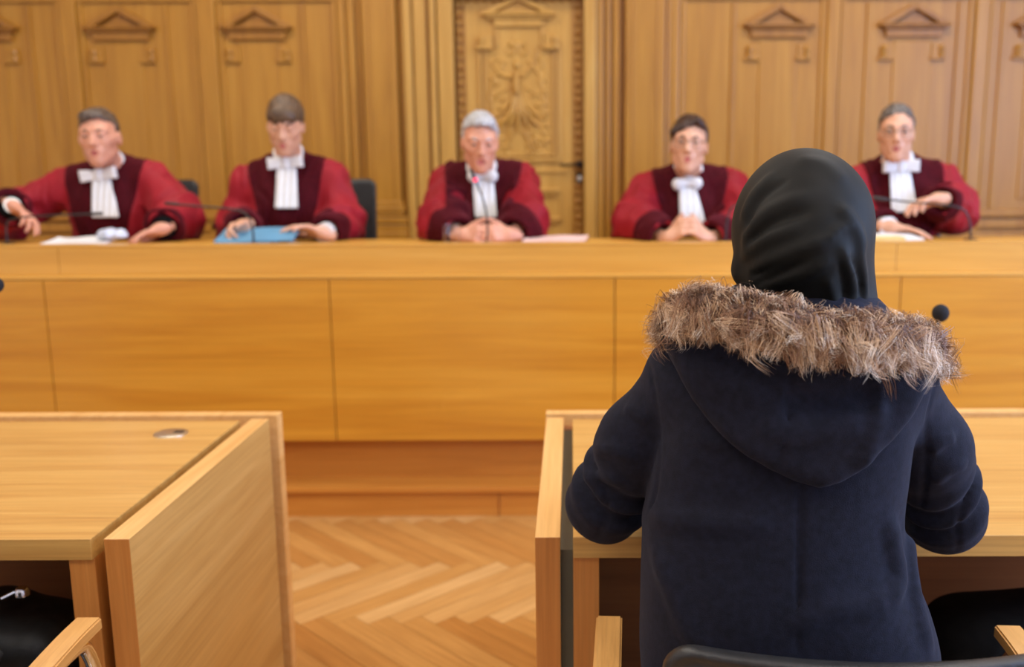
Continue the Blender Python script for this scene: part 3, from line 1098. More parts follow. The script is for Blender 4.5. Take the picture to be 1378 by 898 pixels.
def hair_mat(name, a, b):
    m, nt, nd, ln, bs = new_mat(name)
    tc = nd.new('ShaderNodeTexCoord'); mp = nd.new('ShaderNodeMapping'); mp.inputs['Scale'].default_value = (160, 60, 30)
    ln.new(tc.outputs['Object'], mp.inputs['Vector'])
    n1 = nd.new('ShaderNodeTexNoise'); n1.inputs['Scale'].default_value = 1; n1.inputs['Detail'].default_value = 3
    ln.new(mp.outputs[0], n1.inputs['Vector'])
    rp = ramp(nd, [(0.35, a), (0.65, b)])
    ln.new(n1.outputs['Fac'], rp.inputs['Fac']); ln.new(rp.outputs[0], bs.inputs['Base Color'])
    bs.inputs['Roughness'].default_value = 0.5
    bp = nd.new('ShaderNodeBump'); bp.inputs['Strength'].default_value = 0.5; bp.inputs['Distance'].default_value = 0.004
    ln.new(n1.outputs['Fac'], bp.inputs['Height']); ln.new(bp.outputs[0], bs.inputs['Normal'])
    return m


HAIR = {
    'greybrown': hair_mat('hair_grey_brown', srgb(62, 48, 38), srgb(108, 90, 74)),
    'brown': hair_mat('hair_brown', srgb(66, 48, 32), srgb(114, 88, 62)),
    'silver': hair_mat('hair_silver', srgb(150, 150, 150), srgb(205, 205, 205)),
    'dark': hair_mat('hair_dark_brown', srgb(36, 20, 12), srgb(72, 44, 28)),
    'salt': hair_mat('hair_salt_and_pepper', srgb(62, 54, 48), srgb(116, 106, 98)),
}


def lerp(a, b, t):
    return np.asarray(a, float) * (1 - t) + np.asarray(b, float) * t


def off_table(mb):
    for v in mb.bm.verts:
        if v.co.y < 4.28 and v.co.z < 1.0545: v.co.z = 1.0545


def hit(fn, px, py, D0=3.85, D1=4.9):
    """first point where the line of sight meets a surface"""
    D = np.linspace(D0, D1, 400)
    pts = np.array([P(px, py, d) for d in D])
    v = fn(pts.astype(f32))
    k = np.argmax(v < 0) if (v < 0).any() else int(np.argmin(v))
    return pts[k]


def face_parts(person, J, browmat, glasses=None, lid=0.0, gaze=(0, 0)):
    R = np.asarray(J['R']); hc = np.asarray(J['head']); hs = J.get('hs', 1.0)
    R3 = Matrix(R.tolist())
    W = lambda q: hc + R @ (np.asarray(q, float) * hs)
    for s in (-1, 1):
        mb = MB(); r = .0128 * hs
        mb.sphere((0, 0, 0), r, 20, 14, Matrix.Rotation(math.pi / 2, 3, 'X'))
        c = W((s * .031, -.0800, .004))
        me_rot = R3 @ Matrix.Rotation(gaze[0], 3, 'Z') @ Matrix.Rotation(gaze[1], 3, 'X')
        for v in mb.bm.verts:
            v.co = Vector(c) + me_rot @ v.co
        e = mb.build('eye', [M['eye_white'], M['iris'], M['pupil']], person, True)
        ax = me_rot @ Vector((0, -1, 0))
        base = Vector(c) - Vector(person.location)
        for f in e.data.polygons:
            a = (f.center - base).normalized().angle(ax)
            f.material_index = 2 if a < .16 else (1 if a < .58 else 0)
        mb = MB()
        mb.tube([W((s * x, y, z)) for x, y, z in ((.013, -.0945, .0225), (.024, -.0935, .027), (.036, -.087, .028), (.048, -.076, .0235))],
                [.0032 * hs, .0042 * hs, .0038 * hs, .002 * hs], 8)
        mb.build('eyebrow', browmat, person, True)
    if glasses:
        gw, gh = glasses
        mb = MB()
        for s in (-1, 1):
            pts = []
            for i in range(29):
                a = 2 * math.pi * i / 28
                cx, cz = math.cos(a), math.sin(a)
                x = s * .033 + gw * abs(cx) ** .7 * (1 if cx > 0 else -1); z = .0 + gh * abs(cz) ** .7 * (1 if cz > 0 else -1)
                pts.append(W((x, -.1035 + .25 * max(0, abs(x) - .03), z)))
            mb.tube(pts, .0012 * hs, 6, False)
            mb.tube([W((s * (.033 + gw), -.098, .006)), W((s * .074, -.085, .008)), W((s * .080, -.03, .006)), W((s * .080, .008, .004))], .0013 * hs, 6)
        mb.tube([W((-.033 + gw, -.1035, .004)), W((0, -.110, .007)), W((.033 - gw, -.1035, .004))], .0013 * hs, 6)
        g = mb.build('glasses', M['thin_frame'], person, True)


def hair_part(person, J, mat, st, h=.0035):
    R = np.asarray(J['R']).astype(f32); hc = np.asarray(J['head']).astype(f32); hs = J.get('hs', 1.0)
    hz, slope, ys, zb, vol, side = st['hz'], st.get('slope', 0), st.get('ys', -.022), st.get('zb', -.03), st.get('vol', 1.0), st.get('side', 0.0)
    jag = st.get('jag', .004)

    def fn(p):
        q = ((p - hc) @ R) / f32(hs)
        ax = np.abs(q[:, 0])
        strand = noise(np.stack([q[:, 0] * 3.0 + q[:, 2] * .5, q[:, 1] * .8, q[:, 2] * .8], 1), (70, 30, 30)) * f32(.0028) + noise(q, (38, 30, 22)) * f32(.002)
        cap = s_ell(q, (0, .016, .036), (.0800 * vol, .1010 * vol, .0925 * vol))
        cap = smin(cap, s_ell(q, (.010 * side, -.045, .088), (.052, .042, .030)) , .02) if st.get('quiff') else cap
        if st.get('fringe'):
            cap = smin(cap, s_ell(q, (0, -.070, .055), (.062, .036, .046)), .02)
        if st.get('sweep'):
            m = st['sweep']
            cap = smin(cap, s_cone(q, (m * .03, -.066, .096), (-m * .074, -.040, .046), .016, .014), .02)
            cap = smin(cap, s_cone(q, (m * .03, -.066, .096), (m * .070, -.040, .060), .014, .012), .02)
        cap = cap + strand
        line = hz + slope * q[:, 0] - 6.0 * ax ** 2 * st.get('round', 1.0) + jag * np.sin(q[:, 0] * 300 + 3 * np.sin(q[:, 0] * 130))
        front = smin(line - q[:, 2], ys - q[:, 1], .008)
        low = (zb - .35 * np.maximum(q[:, 1], 0)) - q[:, 2]
        return smax(smax(cap, front, .006), low, .006) * f32(hs)
    me = sdf_mesh('hair', fn, np.asarray(hc) - .16, np.asarray(hc) + .17, h)
    return link('hair', me, mat, person, True)


def make_judge(sp):
    J = dict(head=P(*sp['head']), neck=P(*sp['neck']), R=rot(*sp['rot']), hs=sp.get('hs', 1.0), face=sp.get('face', {}))
    for s in 'lr':
        J['sh_' + s] = P(*sp['sh_' + s]); J['el_' + s] = P(*sp['el_' + s]); J['wr_' + s] = P(*sp['wr_' + s])
    mid = (J['sh_l'] + J['sh_r']) / 2
    J['table'] = ((0, 4.0, .80), (9, .285, .2535))
    J['chest'] = mid + V3(0, .01, -.15)
    pel = V3(mid[0], 4.66, 0.925); J['pelvis'] = pel
    for s, k in (('l', -1), ('r', 1)):
        J['hip_' + s] = pel + V3(k * .09, -.02, -.02); J['kn_' + s] = V3(mid[0] + k * .13, 4.26, .86)
        J['an_' + s] = V3(mid[0] + k * .13, 4.33, .41); J['toe_' + s] = V3(mid[0] + k * .14, 4.19, .345)
    for s, sd in (('l', 1), ('r', -1)):
        hd = dict(sp['hand_' + s]); d = hd.pop('d'); nr = hd.pop('n')
        J['hand_' + s] = hand_segments(J['wr_' + s], d, nr, sd, **hd)
    me = body_mesh('person', J, .0038)
    idx = skin_slots(me, J)
    person = link('person', me, [M[sp.get('skin', 'skin')], M['lips'], M['black_cloth']], None, True, origin=(mid[0], 4.45, DAIS))
    # trousers and shoes of the covered lower body
    n = len(me.polygons); c = np.empty(n * 3, f32); me.polygons.foreach_get('center', c); c = c.reshape(-1, 3)
    idx[(c[:, 2] + DAIS < 1.0)] = 2
    me.polygons.foreach_set('material_index', idx)
    tag(person, sp['label'], 'person', 'robed people behind the bench')

    # --- robe
    SL, SR, N = J['sh_l'], J['sh_r'], J['neck']
    ch = J['chest']
    seed = f32(sp['seed'])
    sr = sp.get('sr', .088)

    def torso(p):
        d = s_cone(p, SL + V3(.02, 0, -.012), SR + V3(-.02, 0, -.012), .074)
        d = smin(d, s_cone(p, N + V3(0, .02, -.012), SL, .064, .066), .05)
        d = smin(d, s_cone(p, N + V3(0, .02, -.012), SR, .064, .066), .05)
        d = smin(d, s_ell(p, ch + V3(0, -.01, -.02), (.185, .135, .23)), .06)
        d = smin(d, s_cone(p, ch, pel + V3(0, 0, -.10), .16, .20), .08)
        # a hollow for the neck
        d = smax(d, -s_cone(p, N + V3(0, -.02, .01), N + V3(0, -.09, .06), .045, .06), .015)
        return d

    def folds(p, amp):
        w = noise(p + seed, (7, 7, 7)) * f32(1.6)
        a = noise(np.stack([p[:, 0] * 1.0 + w * .05, p[:, 1], p[:, 2] * .35], 1) + seed, (24, 12, 12))
        b = noise(p * f32(1.0) + seed * 2, (14, 14, 18))
        c = noise(np.stack([p[:, 0] + w * .03, p[:, 1], p[:, 2] * .22], 1) + seed * 3, (42, 20, 20))
        return (np.abs(a) * f32(1.9) - f32(.6) + b * f32(.6) + np.abs(c) * f32(.8) - f32(.25)) * f32(amp)

    def sleeve(p, s):
        S, E, Wr = J['sh_' + s], J['el_' + s], J['wr_' + s]
        u = (Wr - E) / np.linalg.norm(Wr - E)
        end = Wr - u * .030
        sag = V3(0, 0, -.035)
        up = s_cone(p, S + V3(0, 0, -.015), E, sr * .92, sr * 1.12)
        fo = s_cone(p, E, end, sr * 1.10, sr * .78)
        fo = smin(fo, s_cone(p, E + sag, end - u * .04 + sag * .5, sr * 1.0, sr * .62), .04)
        d = smin(up, fo, .05)
        # gathered rings near the elbow and along the sleeve
        t = (p - E.astype(f32)) @ (E - S).astype(f32) / f32(np.linalg.norm(E - S))
        t2 = (p - E.astype(f32)) @ u.astype(f32)
        wv = noise(p + seed, (11, 11, 11))
        d = d + f32(.0075) * np.sin(t * 62 + wv * 3.2) * np.exp(-(t / .11) ** 2) + f32(.005) * np.sin(t2 * 55 + wv * 3)
        # open end
        d = smax(d, ((p - end.astype(f32)) @ u.astype(f32)), .012)
        d = smax(d, -s_cone(p, Wr - u * .10, Wr + u * .05, .050, .070), .01)
        return d

    def low_sleeve(p):
        d = None
        for s in 'lr':
            S, E, Wr = J['sh_' + s], J['el_' + s], J['wr_' + s]
            e = np.minimum(s_cone(p, lerp(S, E, .62), E, sr, sr * 1.12), s_cone(p, E, Wr, sr * 1.1, sr * .8))
            d = e if d is None else np.minimum(d, e)
        return d

    def robe(p):
        d = torso(p) + folds(p, .007)
        for s in 'lr':
            d = smin(d, sleeve(p, s) + folds(p, .006), .035)
        d = smax(d, f32(.79) - p[:, 2], .01)
        return smax(d, -s_box(p, (0, 4.0, .80), (9, .285, .256)), .006)
    al = np.array([SL, SR, N, J['el_l'], J['el_r'], J['wr_l'], J['wr_r'], pel])
    lo, hi = al.min(0) - .20, al.max(0) + .20
    lo[2] = .76
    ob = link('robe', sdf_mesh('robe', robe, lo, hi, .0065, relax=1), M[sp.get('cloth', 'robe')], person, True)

    # --- velvet yoke: a broad band lying on the front of the robe
    axis0 = lerp(SL, SR, .5); yw = sp.get('yoke', (.125, .075))
    bowp = sp['bow']

    def yoke(p):
        d = robe(p) - f32(.007)
        zt = axis0[2] + .06
        t = np.clip((zt - p[:, 2]) / .34, 0, 1.2)
        cx = axis0[0] + (pel[0] - axis0[0]) * t
        cx = cx + sp.get('lean', 0.0) * t
        w = yw[0] + (yw[1] - yw[0]) * t
        d = smax(d, np.abs(p[:, 0] - cx) - w, .006)
        d = smax(d, f32(.80) - p[:, 2], .006)
        d = smax(d, f32(.006) - low_sleeve(p), .006)
        inner = robe(p) + f32(.006)
        d = smax(d, -s_box(p, (0, 4.0, .80), (9, .285, .2545)), .003)
        return smax(d, -inner, .003)
    link('velvet_yoke', sdf_mesh('velvet_yoke', yoke, np.array([min(SL[0], SR[0]) - .05, 4.1, .78]), np.array([max(SL[0], SR[0]) + .05, 4.8, N[2] + .15]), .0055), M['velvet'], person, True)
    # --- velvet cuffs
    for s in 'lr':
        S, E, Wr = J['sh_' + s], J['el_' + s], J['wr_' + s]
        u = (Wr - E) / np.linalg.norm(Wr - E)
        L = np.linalg.norm(Wr - E); clen = min(sp.get('cuff', .11), L * .6)

        def cuff(p):
            d = np.minimum(sleeve(p, s), robe(p)) - f32(.006)
            tt = (p - (Wr - u * .028).astype(f32)) @ u.astype(f32)
            d = smax(d, np.maximum(tt, -clen - tt), .006)
            d = smax(d, s_cone(p, E, Wr, sr * 1.6, sr * 1.6), .01)
            d = smax(d, -s_cone(p, Wr - u * .16, Wr + u * .06, .038, .055), .006)
            return smax(d, -s_box(p, (0, 4.0, .80), (9, .285, .2545)), .003)
        lo2, hi2 = np.minimum(Wr, Wr - u * clen) - .14, np.maximum(Wr, Wr - u * clen) + .14
        link('velvet_cuff', sdf_mesh('velvet_cuff', cuff, lo2, hi2, .0055), M['velvet'], person, True)
    # --- shirt collar
    hc, R, hs = J['head'], np.asarray(J['R']), J['hs']
    jb = hc + R @ (V3(0, .022, -.075) * hs)
    bow = hit(lambda p: torso(p) - f32(.016), bowp[0], bowp[1])
    ax = (N - jb); al_ = np.linalg.norm(ax); ax /= al_

    def collar(p):
        t = (p - jb.astype(f32)) @ ax.astype(f32)
        d = s_cone(p, jb, N + ax * .03, .062 * hs, .073)
        d = smax(d, np.maximum(f32(al_ * .60) - t + (p[:, 1] - jb[1]) * f32(-.25), t - f32(al_ + .06)), .006)
        # front bib running down to the bow
        d = smin(d, s_cone(p, N + V3(0, -.055, .012), bow + V3(0, .012, .0), .030, .022), .02)
        return d
    link('shirt_collar', sdf_mesh('shirt_collar', collar, np.minimum(N, bow) - .12, np.maximum(N, bow) + .16, .005), M['white_cloth'], person, True)
    # --- jabot: bow and hanging tail
    ty = sp.get('tilt', 0.0); bw = sp.get('bw', .044); bh = sp.get('bh', .019)
    tl = sp['tail']
    n_t = 7
    tpts = [hit(lambda p: torso(p) - f32(.018), bowp[0] + (tl[0] - bowp[0]) * k / (n_t - 1), bowp[1] + (tl[1] - bowp[1]) * k / (n_t - 1)) for k in range(n_t)]
    tpts = [np.array(v) for v in spline([tpts[0], lerp(tpts[3], (tpts[0] + tpts[-1]) / 2, .4), tpts[-1]], n_t)]
    tw = sp.get('tw', (.019, .027))
    Rb = np.array(Matrix.Rotation(ty, 3, 'Y'))
    bc = bow + V3(0, -.022, 0)

    def bowf(p):
        q = (p - bc.astype(f32)) @ Rb.astype(f32)
        if sp.get('round_bow'):
            d = np.minimum(s_ell(q, (-.041, 0, 0), (.023, .020, .026)), s_ell(q, (.041, 0, 0), (.023, .020, .026)))
            d = smin(d, s_cone(q, (-.045, 0, .006), (.045, 0, .006), .017), .02)
        else:
            m = np.concatenate([np.abs(q[:, :1]), q[:, 1:]], 1)
            hgt = f32(bh) * (f32(.72) + m[:, 0] * f32(4.5))
            d = np.maximum(np.abs(m[:, 2]) - hgt, m[:, 0] - f32(bw))
            d = smax(d, np.abs(m[:, 1] + f32(.06) * m[:, 0]) - (f32(.009) + m[:, 0] * f32(.10)), .01)
            d = d + f32(.0015) * np.sin(m[:, 2] * 420)
            d = smin(d, s_box(q, (0, -.004, 0), (.014, .014, bh * .95), None, .006), .006)
        return d * f32(.8)
    link('jabot_bow', sdf_mesh('jabot_bow', bowf, bc - .115, bc + .115, .0032), M['white_cloth'], person, True)

    tp0 = f32(tpts[0][0])

    def tailf(p):
        d = None
        for k in range(n_t - 1):
            a, b = tpts[k] + V3(0, -.006, 0), tpts[k + 1] + V3(0, -.006, 0)
            ab = (b - a).astype(f32)
            t = np.clip((p[:, 2] - f32(a[2])) / ab[2], 0, 1)
            r = p - a.astype(f32) - t[:, None] * ab
            w = tw[0] + (tw[1] - tw[0]) * (k + t) / (n_t - 1)
            wave = f32(.003) * np.sin((p[:, 0] - tp0) * 230)
            q = np.stack([np.maximum(np.abs(r[:, 0]) - w, 0), r[:, 1] + wave, r[:, 2]], 1)
            e = np.sqrt((q * q).sum(1)) - f32(.0065)
            d = e if d is None else np.minimum(d, e)
        return d
    tp = np.array(tpts)
    link('jabot_tail', sdf_mesh('jabot_tail', tailf, tp.min(0) - .06, tp.max(0) + .06, .0038), M['white_cloth'], person, True)
    # --- hair, eyes, brows, spectacles
    hair_part(person, J, HAIR[sp['hair']], sp['style'])
    face_parts(person, J, HAIR[sp.get('brow', sp['hair'])], sp.get('glasses'), gaze=sp.get('gaze', (0, 0)))
    # --- shirt cuffs / watch
    for s in sp.get('shirt_cuffs', ''):
        Wr, E = J['wr_' + s], J['el_' + s]
        u = (Wr - E) / np.linalg.norm(Wr - E)
        mb = MB(); mb.tube([Wr - u * .06, Wr - u * .02, Wr + u * .004], [.040, .041, .042], 24, True); off_table(mb); mb.build('shirt_cuff', M['white_cloth'], person, True)
    for s in sp.get('dark_cuffs', ''):
        Wr, E = J['wr_' + s], J['el_' + s]
        u = (Wr - E) / np.linalg.norm(Wr - E)
        mb = MB(); mb.tube([Wr - u * .09, Wr - u * .04, Wr + u * .0], [.050, .047, .046], 24, True); off_table(mb); mb.build('jacket_cuff', M['black_cloth'], person, True)
    for s in sp.get('watch', ''):
        Wr, E = J['wr_' + s], J['el_' + s]
        u = (Wr - E) / np.linalg.norm(Wr - E)
        mb = MB(); mb.tube([Wr + u * .004, Wr + u * .018], [.033, .033], 24, True); off_table(mb); mb.build('wristwatch', M['steel'], person, True)
    return person, J, torso


down = (0, 0, -1)
JUDGES = [
    dict(label='grey-haired smiling person in crimson robe at the left end, arms spread over papers', seed=1.3,
         head=(134, 184, 4.34), rot=(.14, .02, -.04), hs=1.0, face=dict(w=1.04, jaw=1.06, mouth=.0015, lid=.35), skin='skin_ruddy',
         neck=(152, 226, 4.46), sh_l=(92, 248, 4.47), sh_r=(206, 240, 4.49),
         el_l=(4, 292, 4.42), wr_l=(16, 277, 4.17), hand_l=dict(d=(.85, -.25, -.42), n=(-.2, -.35, -.8), curl=(.35, .4, .5, .55), thumb=.7),
         el_r=(241, 291, 4.38), wr_r=(218, 308, 4.15), hand_r=dict(d=(-.72, -.55, -.22), n=(.1, -.2, -1), curl=(.25, .3, .3, .3), thumb=.5),
         sr=.088, bow=(136, 235), tail=(143, 291), tilt=-.12, bw=.080, bh=.026, tw=(.034,.054), yoke=(.175, .100),
         hair='greybrown', style=dict(hz=.073, slope=.12, ys=-.016, zb=-.045, quiff=True, side=-1), dark_cuffs='lr', watch='l', cuff=.05),
    dict(label='brown-haired person in crimson robe with a long fringe, looking down at a blue folder', seed=4.1,
         head=(384, 167, 4.33), rot=(.10, .32, .06), hs=.98, face=dict(w=.98, lid=.8),
         neck=(389, 216, 4.45), sh_l=(334, 244, 4.47), sh_r=(446, 238, 4.47),
         el_l=(322, 306, 4.50), wr_l=(328, 304, 4.13), hand_l=dict(d=(-.35, -.75, -.15), n=(.7, -.3, -.6), curl=(.6, .65, .7, .7), thumb=.6),
         el_r=(460, 298, 4.40), wr_r=(436, 314, 4.15), hand_r=dict(d=(-.80, -.35, .30), n=(-.1, -.35, -.9), curl=(.25, .3, .3, .35), thumb=.2, spread=.22),
         sr=.084, bow=(386, 219), tail=(386, 279), tilt=-.08, yoke=(.175, .092), lean=.02, bw=.078, bh=.026, tw=(.036,.046),
         hair='brown', style=dict(hz=.036, slope=.0, ys=-.020, zb=-.035, fringe=True, vol=1.03, jag=.010, round=.4), shirt_cuffs='r', watch='', cuff=.10),
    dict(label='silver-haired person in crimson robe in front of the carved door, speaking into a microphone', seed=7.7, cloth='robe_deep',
         head=(646, 190, 4.26), rot=(.16, .22, .03), hs=1.0, face=dict(w=.99, mouth=.006, lid=.3), skin='skin_ruddy',
         neck=(650, 232, 4.43), sh_l=(604, 244, 4.46), sh_r=(700, 242, 4.46),
         el_l=(596, 300, 4.26), wr_l=(620, 317, 4.10), hand_l=dict(d=(.80, -.45, .12), n=(.45, .75, -.35), curl=(.55, .6, .65, .7), thumb=.3),
         el_r=(705, 300, 4.26), wr_r=(688, 317, 4.10), hand_r=dict(d=(-.80, -.45, .16), n=(-.45, .75, -.35), curl=(.55, .6, .65, .7), thumb=.3),
         sr=.092, bow=(650, 238), tail=(654, 291), tilt=.0, yoke=(.175, .110), round_bow=True, tw=(.040, .044),
         hair='silver', style=dict(hz=.080, slope=-.10, ys=-.016, zb=-.04, quiff=True, side=1), shirt_cuffs='', cuff=.09),
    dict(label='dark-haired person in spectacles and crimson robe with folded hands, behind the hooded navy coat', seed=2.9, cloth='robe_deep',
         head=(927, 194, 4.33), rot=(-.14, -.04, .06), hs=1.0, face=dict(w=1.02, jaw=1.05),
         neck=(926, 236, 4.45), sh_l=(870, 254, 4.47), sh_r=(982, 250, 4.47),
         el_l=(856, 302, 4.32), wr_l=(898, 322, 4.09), hand_l=dict(d=(.62, -.35, .55), n=(.65, .55, -.35), curl=(.55, .6, .6, .65), thumb=.2),
         el_r=(1000, 304, 4.32), wr_r=(952, 322, 4.09), hand_r=dict(d=(-.62, -.35, .55), n=(-.65, .55, -.35), curl=(.55, .6, .6, .65), thumb=.2),
         sr=.090, bow=(924, 248), tail=(932, 300), tilt=-.06, yoke=(.172, .100), round_bow=True, tw=(.030, .052),
         hair='dark', style=dict(hz=.070, slope=.30, ys=-.014, zb=-.05, sweep=1, vol=1.05), glasses=(.024, .017), cuff=.11),
    dict(label='short-haired person in spectacles and crimson robe at the right end, one hand raised', seed=9.2,
         head=(1206, 178, 4.34), rot=(-.28, .03, .0), hs=1.0, face=dict(w=.96),
         neck=(1210, 222, 4.46), sh_l=(1152, 244, 4.48), sh_r=(1268, 242, 4.49),
         el_l=(1158, 305, 4.42), wr_l=(1196, 305, 4.15), hand_l=dict(d=(.90, -.30, -.10), n=(0, -.15, -1), curl=(.18, .2, .2, .2), thumb=.5),
         el_r=(1284, 280, 4.40), wr_r=(1264, 268, 4.18), hand_r=dict(d=(-.88, -.30, -.05), n=(0, -.25, -.95), curl=(.35, .4, .45, .5), thumb=.6),
         sr=.084, bow=(1210, 224), tail=(1216, 284), tilt=-.02, yoke=(.180, .105), bw=.080, bh=.027, tw=(.040,.052),
         hair='salt', style=dict(hz=.078, slope=.05, ys=-.012, zb=-.03, vol=.985), glasses=(.023, .015), shirt_cuffs='l', cuff=.05),
]
PEOPLE = [make_judge(sp) for sp in JUDGES]
# ================================================================== THE PERSON IN THE NAVY COAT (seen from behind)
M['wool'] = plain('navy_wool', (0.0085, 0.0087, 0.0175), 0.9, 0, 0.35, 90, 0.35, 0.06, (.5, .55, .8), spec=0.25, bscale=700, sheen_rough=0.5)
M['wool_in'] = plain('dark_lining', (0.006, 0.006, 0.008), 0.95, 0, 0.2, spec=0.05)
M['hijab'] = plain('black_headscarf', (0.0088, 0.0080, 0.0062), 0.64, 0, 0.15, 25, 0.10, 0.05, (.7, .7, .6), spec=0.18, bscale=900, sheen_rough=0.45)


def build_woman():
    hc = V3(*P(1080, 300, 1.43)) + V3(0, .012, -.012)
    J = dict(head=hc, neck=V3(.34, 1.405, 1.175), R=rot(math.pi, .06, 0), hs=.93, face=dict(w=.96, jaw=.9, lid=.2))
    J['sh_l'] = V3(.172, 1.405, 1.075); J['sh_r'] = V3(.478, 1.405, 1.065)
    J['el_l'] = P(816, 675, 1.53); J['el_r'] = P(1271, 688, 1.53)
    J['wr_l'] = V3(.20, 1.80, .790); J['wr_r'] = V3(.50, 1.80, .790)
    J['chest'] = V3(.325, 1.40, .98); J['table'] = ((0, 2.03, .60), (3, .402, .1355)); pel = V3(.33, 1.40, .61); J['pelvis'] = pel
    for s, k in (('l', -1), ('r', 1)):
        J['hip_' + s] = pel + V3(k * .09, .02, -.01); J['kn_' + s] = V3(.33 + k * .11, 1.84, .52)
        J['an_' + s] = V3(.33 + k * .11, 1.80, .075); J['toe_' + s] = V3(.33 + k * .12, 1.95, .035)
    J['hand_l'] = hand_segments(J['wr_l'], (.45, .75, -.05), (0, -.05, -1), -1, curl=(.2, .25, .25, .3), thumb=.4, s=.93)
    J['hand_r'] = hand_segments(J['wr_r'], (-.45, .75, -.05), (0, -.05, -1), 1, curl=(.2, .25, .25, .3), thumb=.4, s=.93)
    me = body_mesh('person', J, .0042)
    idx = skin_slots(me, J)
    person = link('person', me, [M['skin'], M['lips'], M['black_cloth']], None, True, origin=(.33, 1.42, 0))
    n = len(me.polygons); c = np.empty(n * 3, f32); me.polygons.foreach_get('center', c); c = c.reshape(-1, 3)
    idx[c[:, 2] < .66] = 2
    me.polygons.foreach_set('material_index', idx)
    tag(person, 'person seen from behind in black headscarf and navy coat with fur trimmed hood', 'person')

    # ---------------- coat
    #        z     cx     a     b     cy
    T = np.array([(.44, .338, .230, .190, 1.420), (.52, .336, .230, .185, 1.412), (.60, .334, .229, .170, 1.400), (.70, .328, .226, .155, 1.392),
                  (.78, .308, .204, .138, 1.385), (.86, .302, .192, .128, 1.385), (.94, .306, .190, .127, 1.388), (1.02, .315, .192, .130, 1.392),
                  (1.08, .322, .190, .126, 1.396), (1.13, .328, .165, .112, 1.398), (1.165, .332, .130, .098, 1.400), (1.20, .335, .100, .090, 1.402), (1.26, .335, .085, .085, 1.402)])
    zz = np.linspace(.40, 1.28, 90)
    prof = [np.convolve(np.pad(np.interp(zz, T[:, 0], T[:, i]), 4, 'edge'), np.ones(9) / 9, 'valid').astype(f32) for i in range(1, 5)]
    zf = zz.astype(f32)

    def trunk(p):
        z = p[:, 2]
        cx, a, b, cy = (np.interp(z, zf, q).astype(f32) for q in prof)
        x = (p[:, 0] - cx) / a; y = (p[:, 1] - cy) / b
        k = np.sqrt(np.abs(x) ** 2.3 + np.abs(y) ** 2.3 + 1e-9)
        k = (np.abs(x) ** 2.4 + np.abs(y) ** 2.4 + 1e-9) ** (1 / 2.4)
        d = (k - 1) * np.minimum(a, b) * f32(.9)
        d = smax(d, f32(.480) - z, .01)
        return smax(d, z - f32(1.20), .02)
    SL, SR, EL, ER = J['sh_l'], J['sh_r'], J['el_l'], J['el_r']
    NK = V3(.335, 1.402, 1.165)

    def arm(p, S, E, Wr, k):
        A1 = lerp(S, E, .45) + V3(k * .012, -.006, 0)
        d = s_cone(p, S + V3(0, 0, -.008), A1, .064, .063)
        d = smin(d, s_cone(p, A1, E, .063, .061), .03)
        d = smin(d, s_sphere(p, E + V3(0, -.004, -.004), .061), .02)
        fo = s_cone(p, E, lerp(E, Wr, .93), .060, .047)
        d = smin(d, fo, .02)
        # gathers above the elbow
        ax = (E - S) / np.linalg.norm(E - S)
        t = (p - E.astype(f32)) @ ax.astype(f32)
        wv = noise(p, (9, 9, 9))
        d = d + f32(.0080) * np.sin(t * 105 + wv * 2.4 + (p[:, 1] - f32(E[1])) * 25) * np.exp(-((t + .055) / .050) ** 2)
        e = (Wr - E) / np.linalg.norm(Wr - E)
        return smax(d, (p - lerp(E, Wr, .95).astype(f32)) @ e.astype(f32), .008)

    def base(p):
        d = trunk(p)
        d = smin(d, s_cone(p, NK, SL + V3(-.0, 0, .004), .072, .060), .05)
        d = smin(d, s_cone(p, NK, SR + V3(.0, 0, .004), .072, .060), .05)
        d = smin(d, arm(p, SL, EL, J['wr_l'], -1), .009)
        d = smin(d, arm(p, SR, ER, J['wr_r'], 1), .009)
        return d

    def on(fn, pts, D0=1.0, D1=1.9):
        return np.array([hit(fn, x, y, D0, D1) for x, y in pts])
    seam = [on(base, spline([(872, 476), (880, 540), (884, 600), (882, 660), (876, 690)], 10)),
            on(base, spline([(1262, 505), (1250, 560), (1247, 610), (1244, 660), (1236, 700)], 10)),
            on(base, spline([(1077, 640), (1076, 720), (1074, 800), (1072, 880)], 8)),
            on(base, spline([(789, 612), (806, 636), (818, 668), (812, 708), (797, 736)], 10)),
            on(base, spline([(1312, 640), (1298, 668), (1289, 700), (1287, 742)], 10))]
    welt = [(on(base, spline([(1196, 700), (1204, 740), (1210, 780), (1190, 812)], 7)), .014, .011),
            (on(base, spline([(1226, 715), (1226, 760), (1236, 820), (1250, 880)], 7)), .013, .009),
            (on(base, spline([(866, 690), (920, 700), (985, 706), (1040, 704)], 7)), .016, .005),
            (on(base, spline([(880, 730), (905, 790), (930, 850), (960, 890)], 7)), .018, .007),
            (on(base, spline([(1060, 850), (1110, 822), (1165, 815), (1195, 800)], 7)), .018, .006),
            (on(base, spline([(935, 588), (960, 596), (990, 601)], 5)), .007, .004),
            (on(base, spline([(1255, 650), (1275, 632), (1300, 622)], 5)), .010, .008),
            (on(base, spline([(1250, 610), (1268, 596), (1286, 588)], 5)), .009, .007),
            (on(base, spline([(782, 645), (810, 642), (842, 650)], 5)), .010, .007),
            (on(base, spline([(800, 604), (828, 606), (856, 618)], 5)), .010, .007),
            (on(base, spline([(838, 548), (856, 556), (872, 572)], 5)), .010, .004)]

    def coat(p):
        d = base(p) + noise(p, (9, 9, 7)) * f32(.0045) + noise(p, (20, 20, 14)) * f32(.0012)
        m = np.abs(d) < .03
        if m.any():
            q = p[m]; e = d[m]
            for s in seam: e = e + ridge(q, s, .0042, .0060)
            for pts, w, hh in welt: e = e - ridge(q, pts, w, hh * 1.4)
            d = d.copy(); d[m] = e
        return d
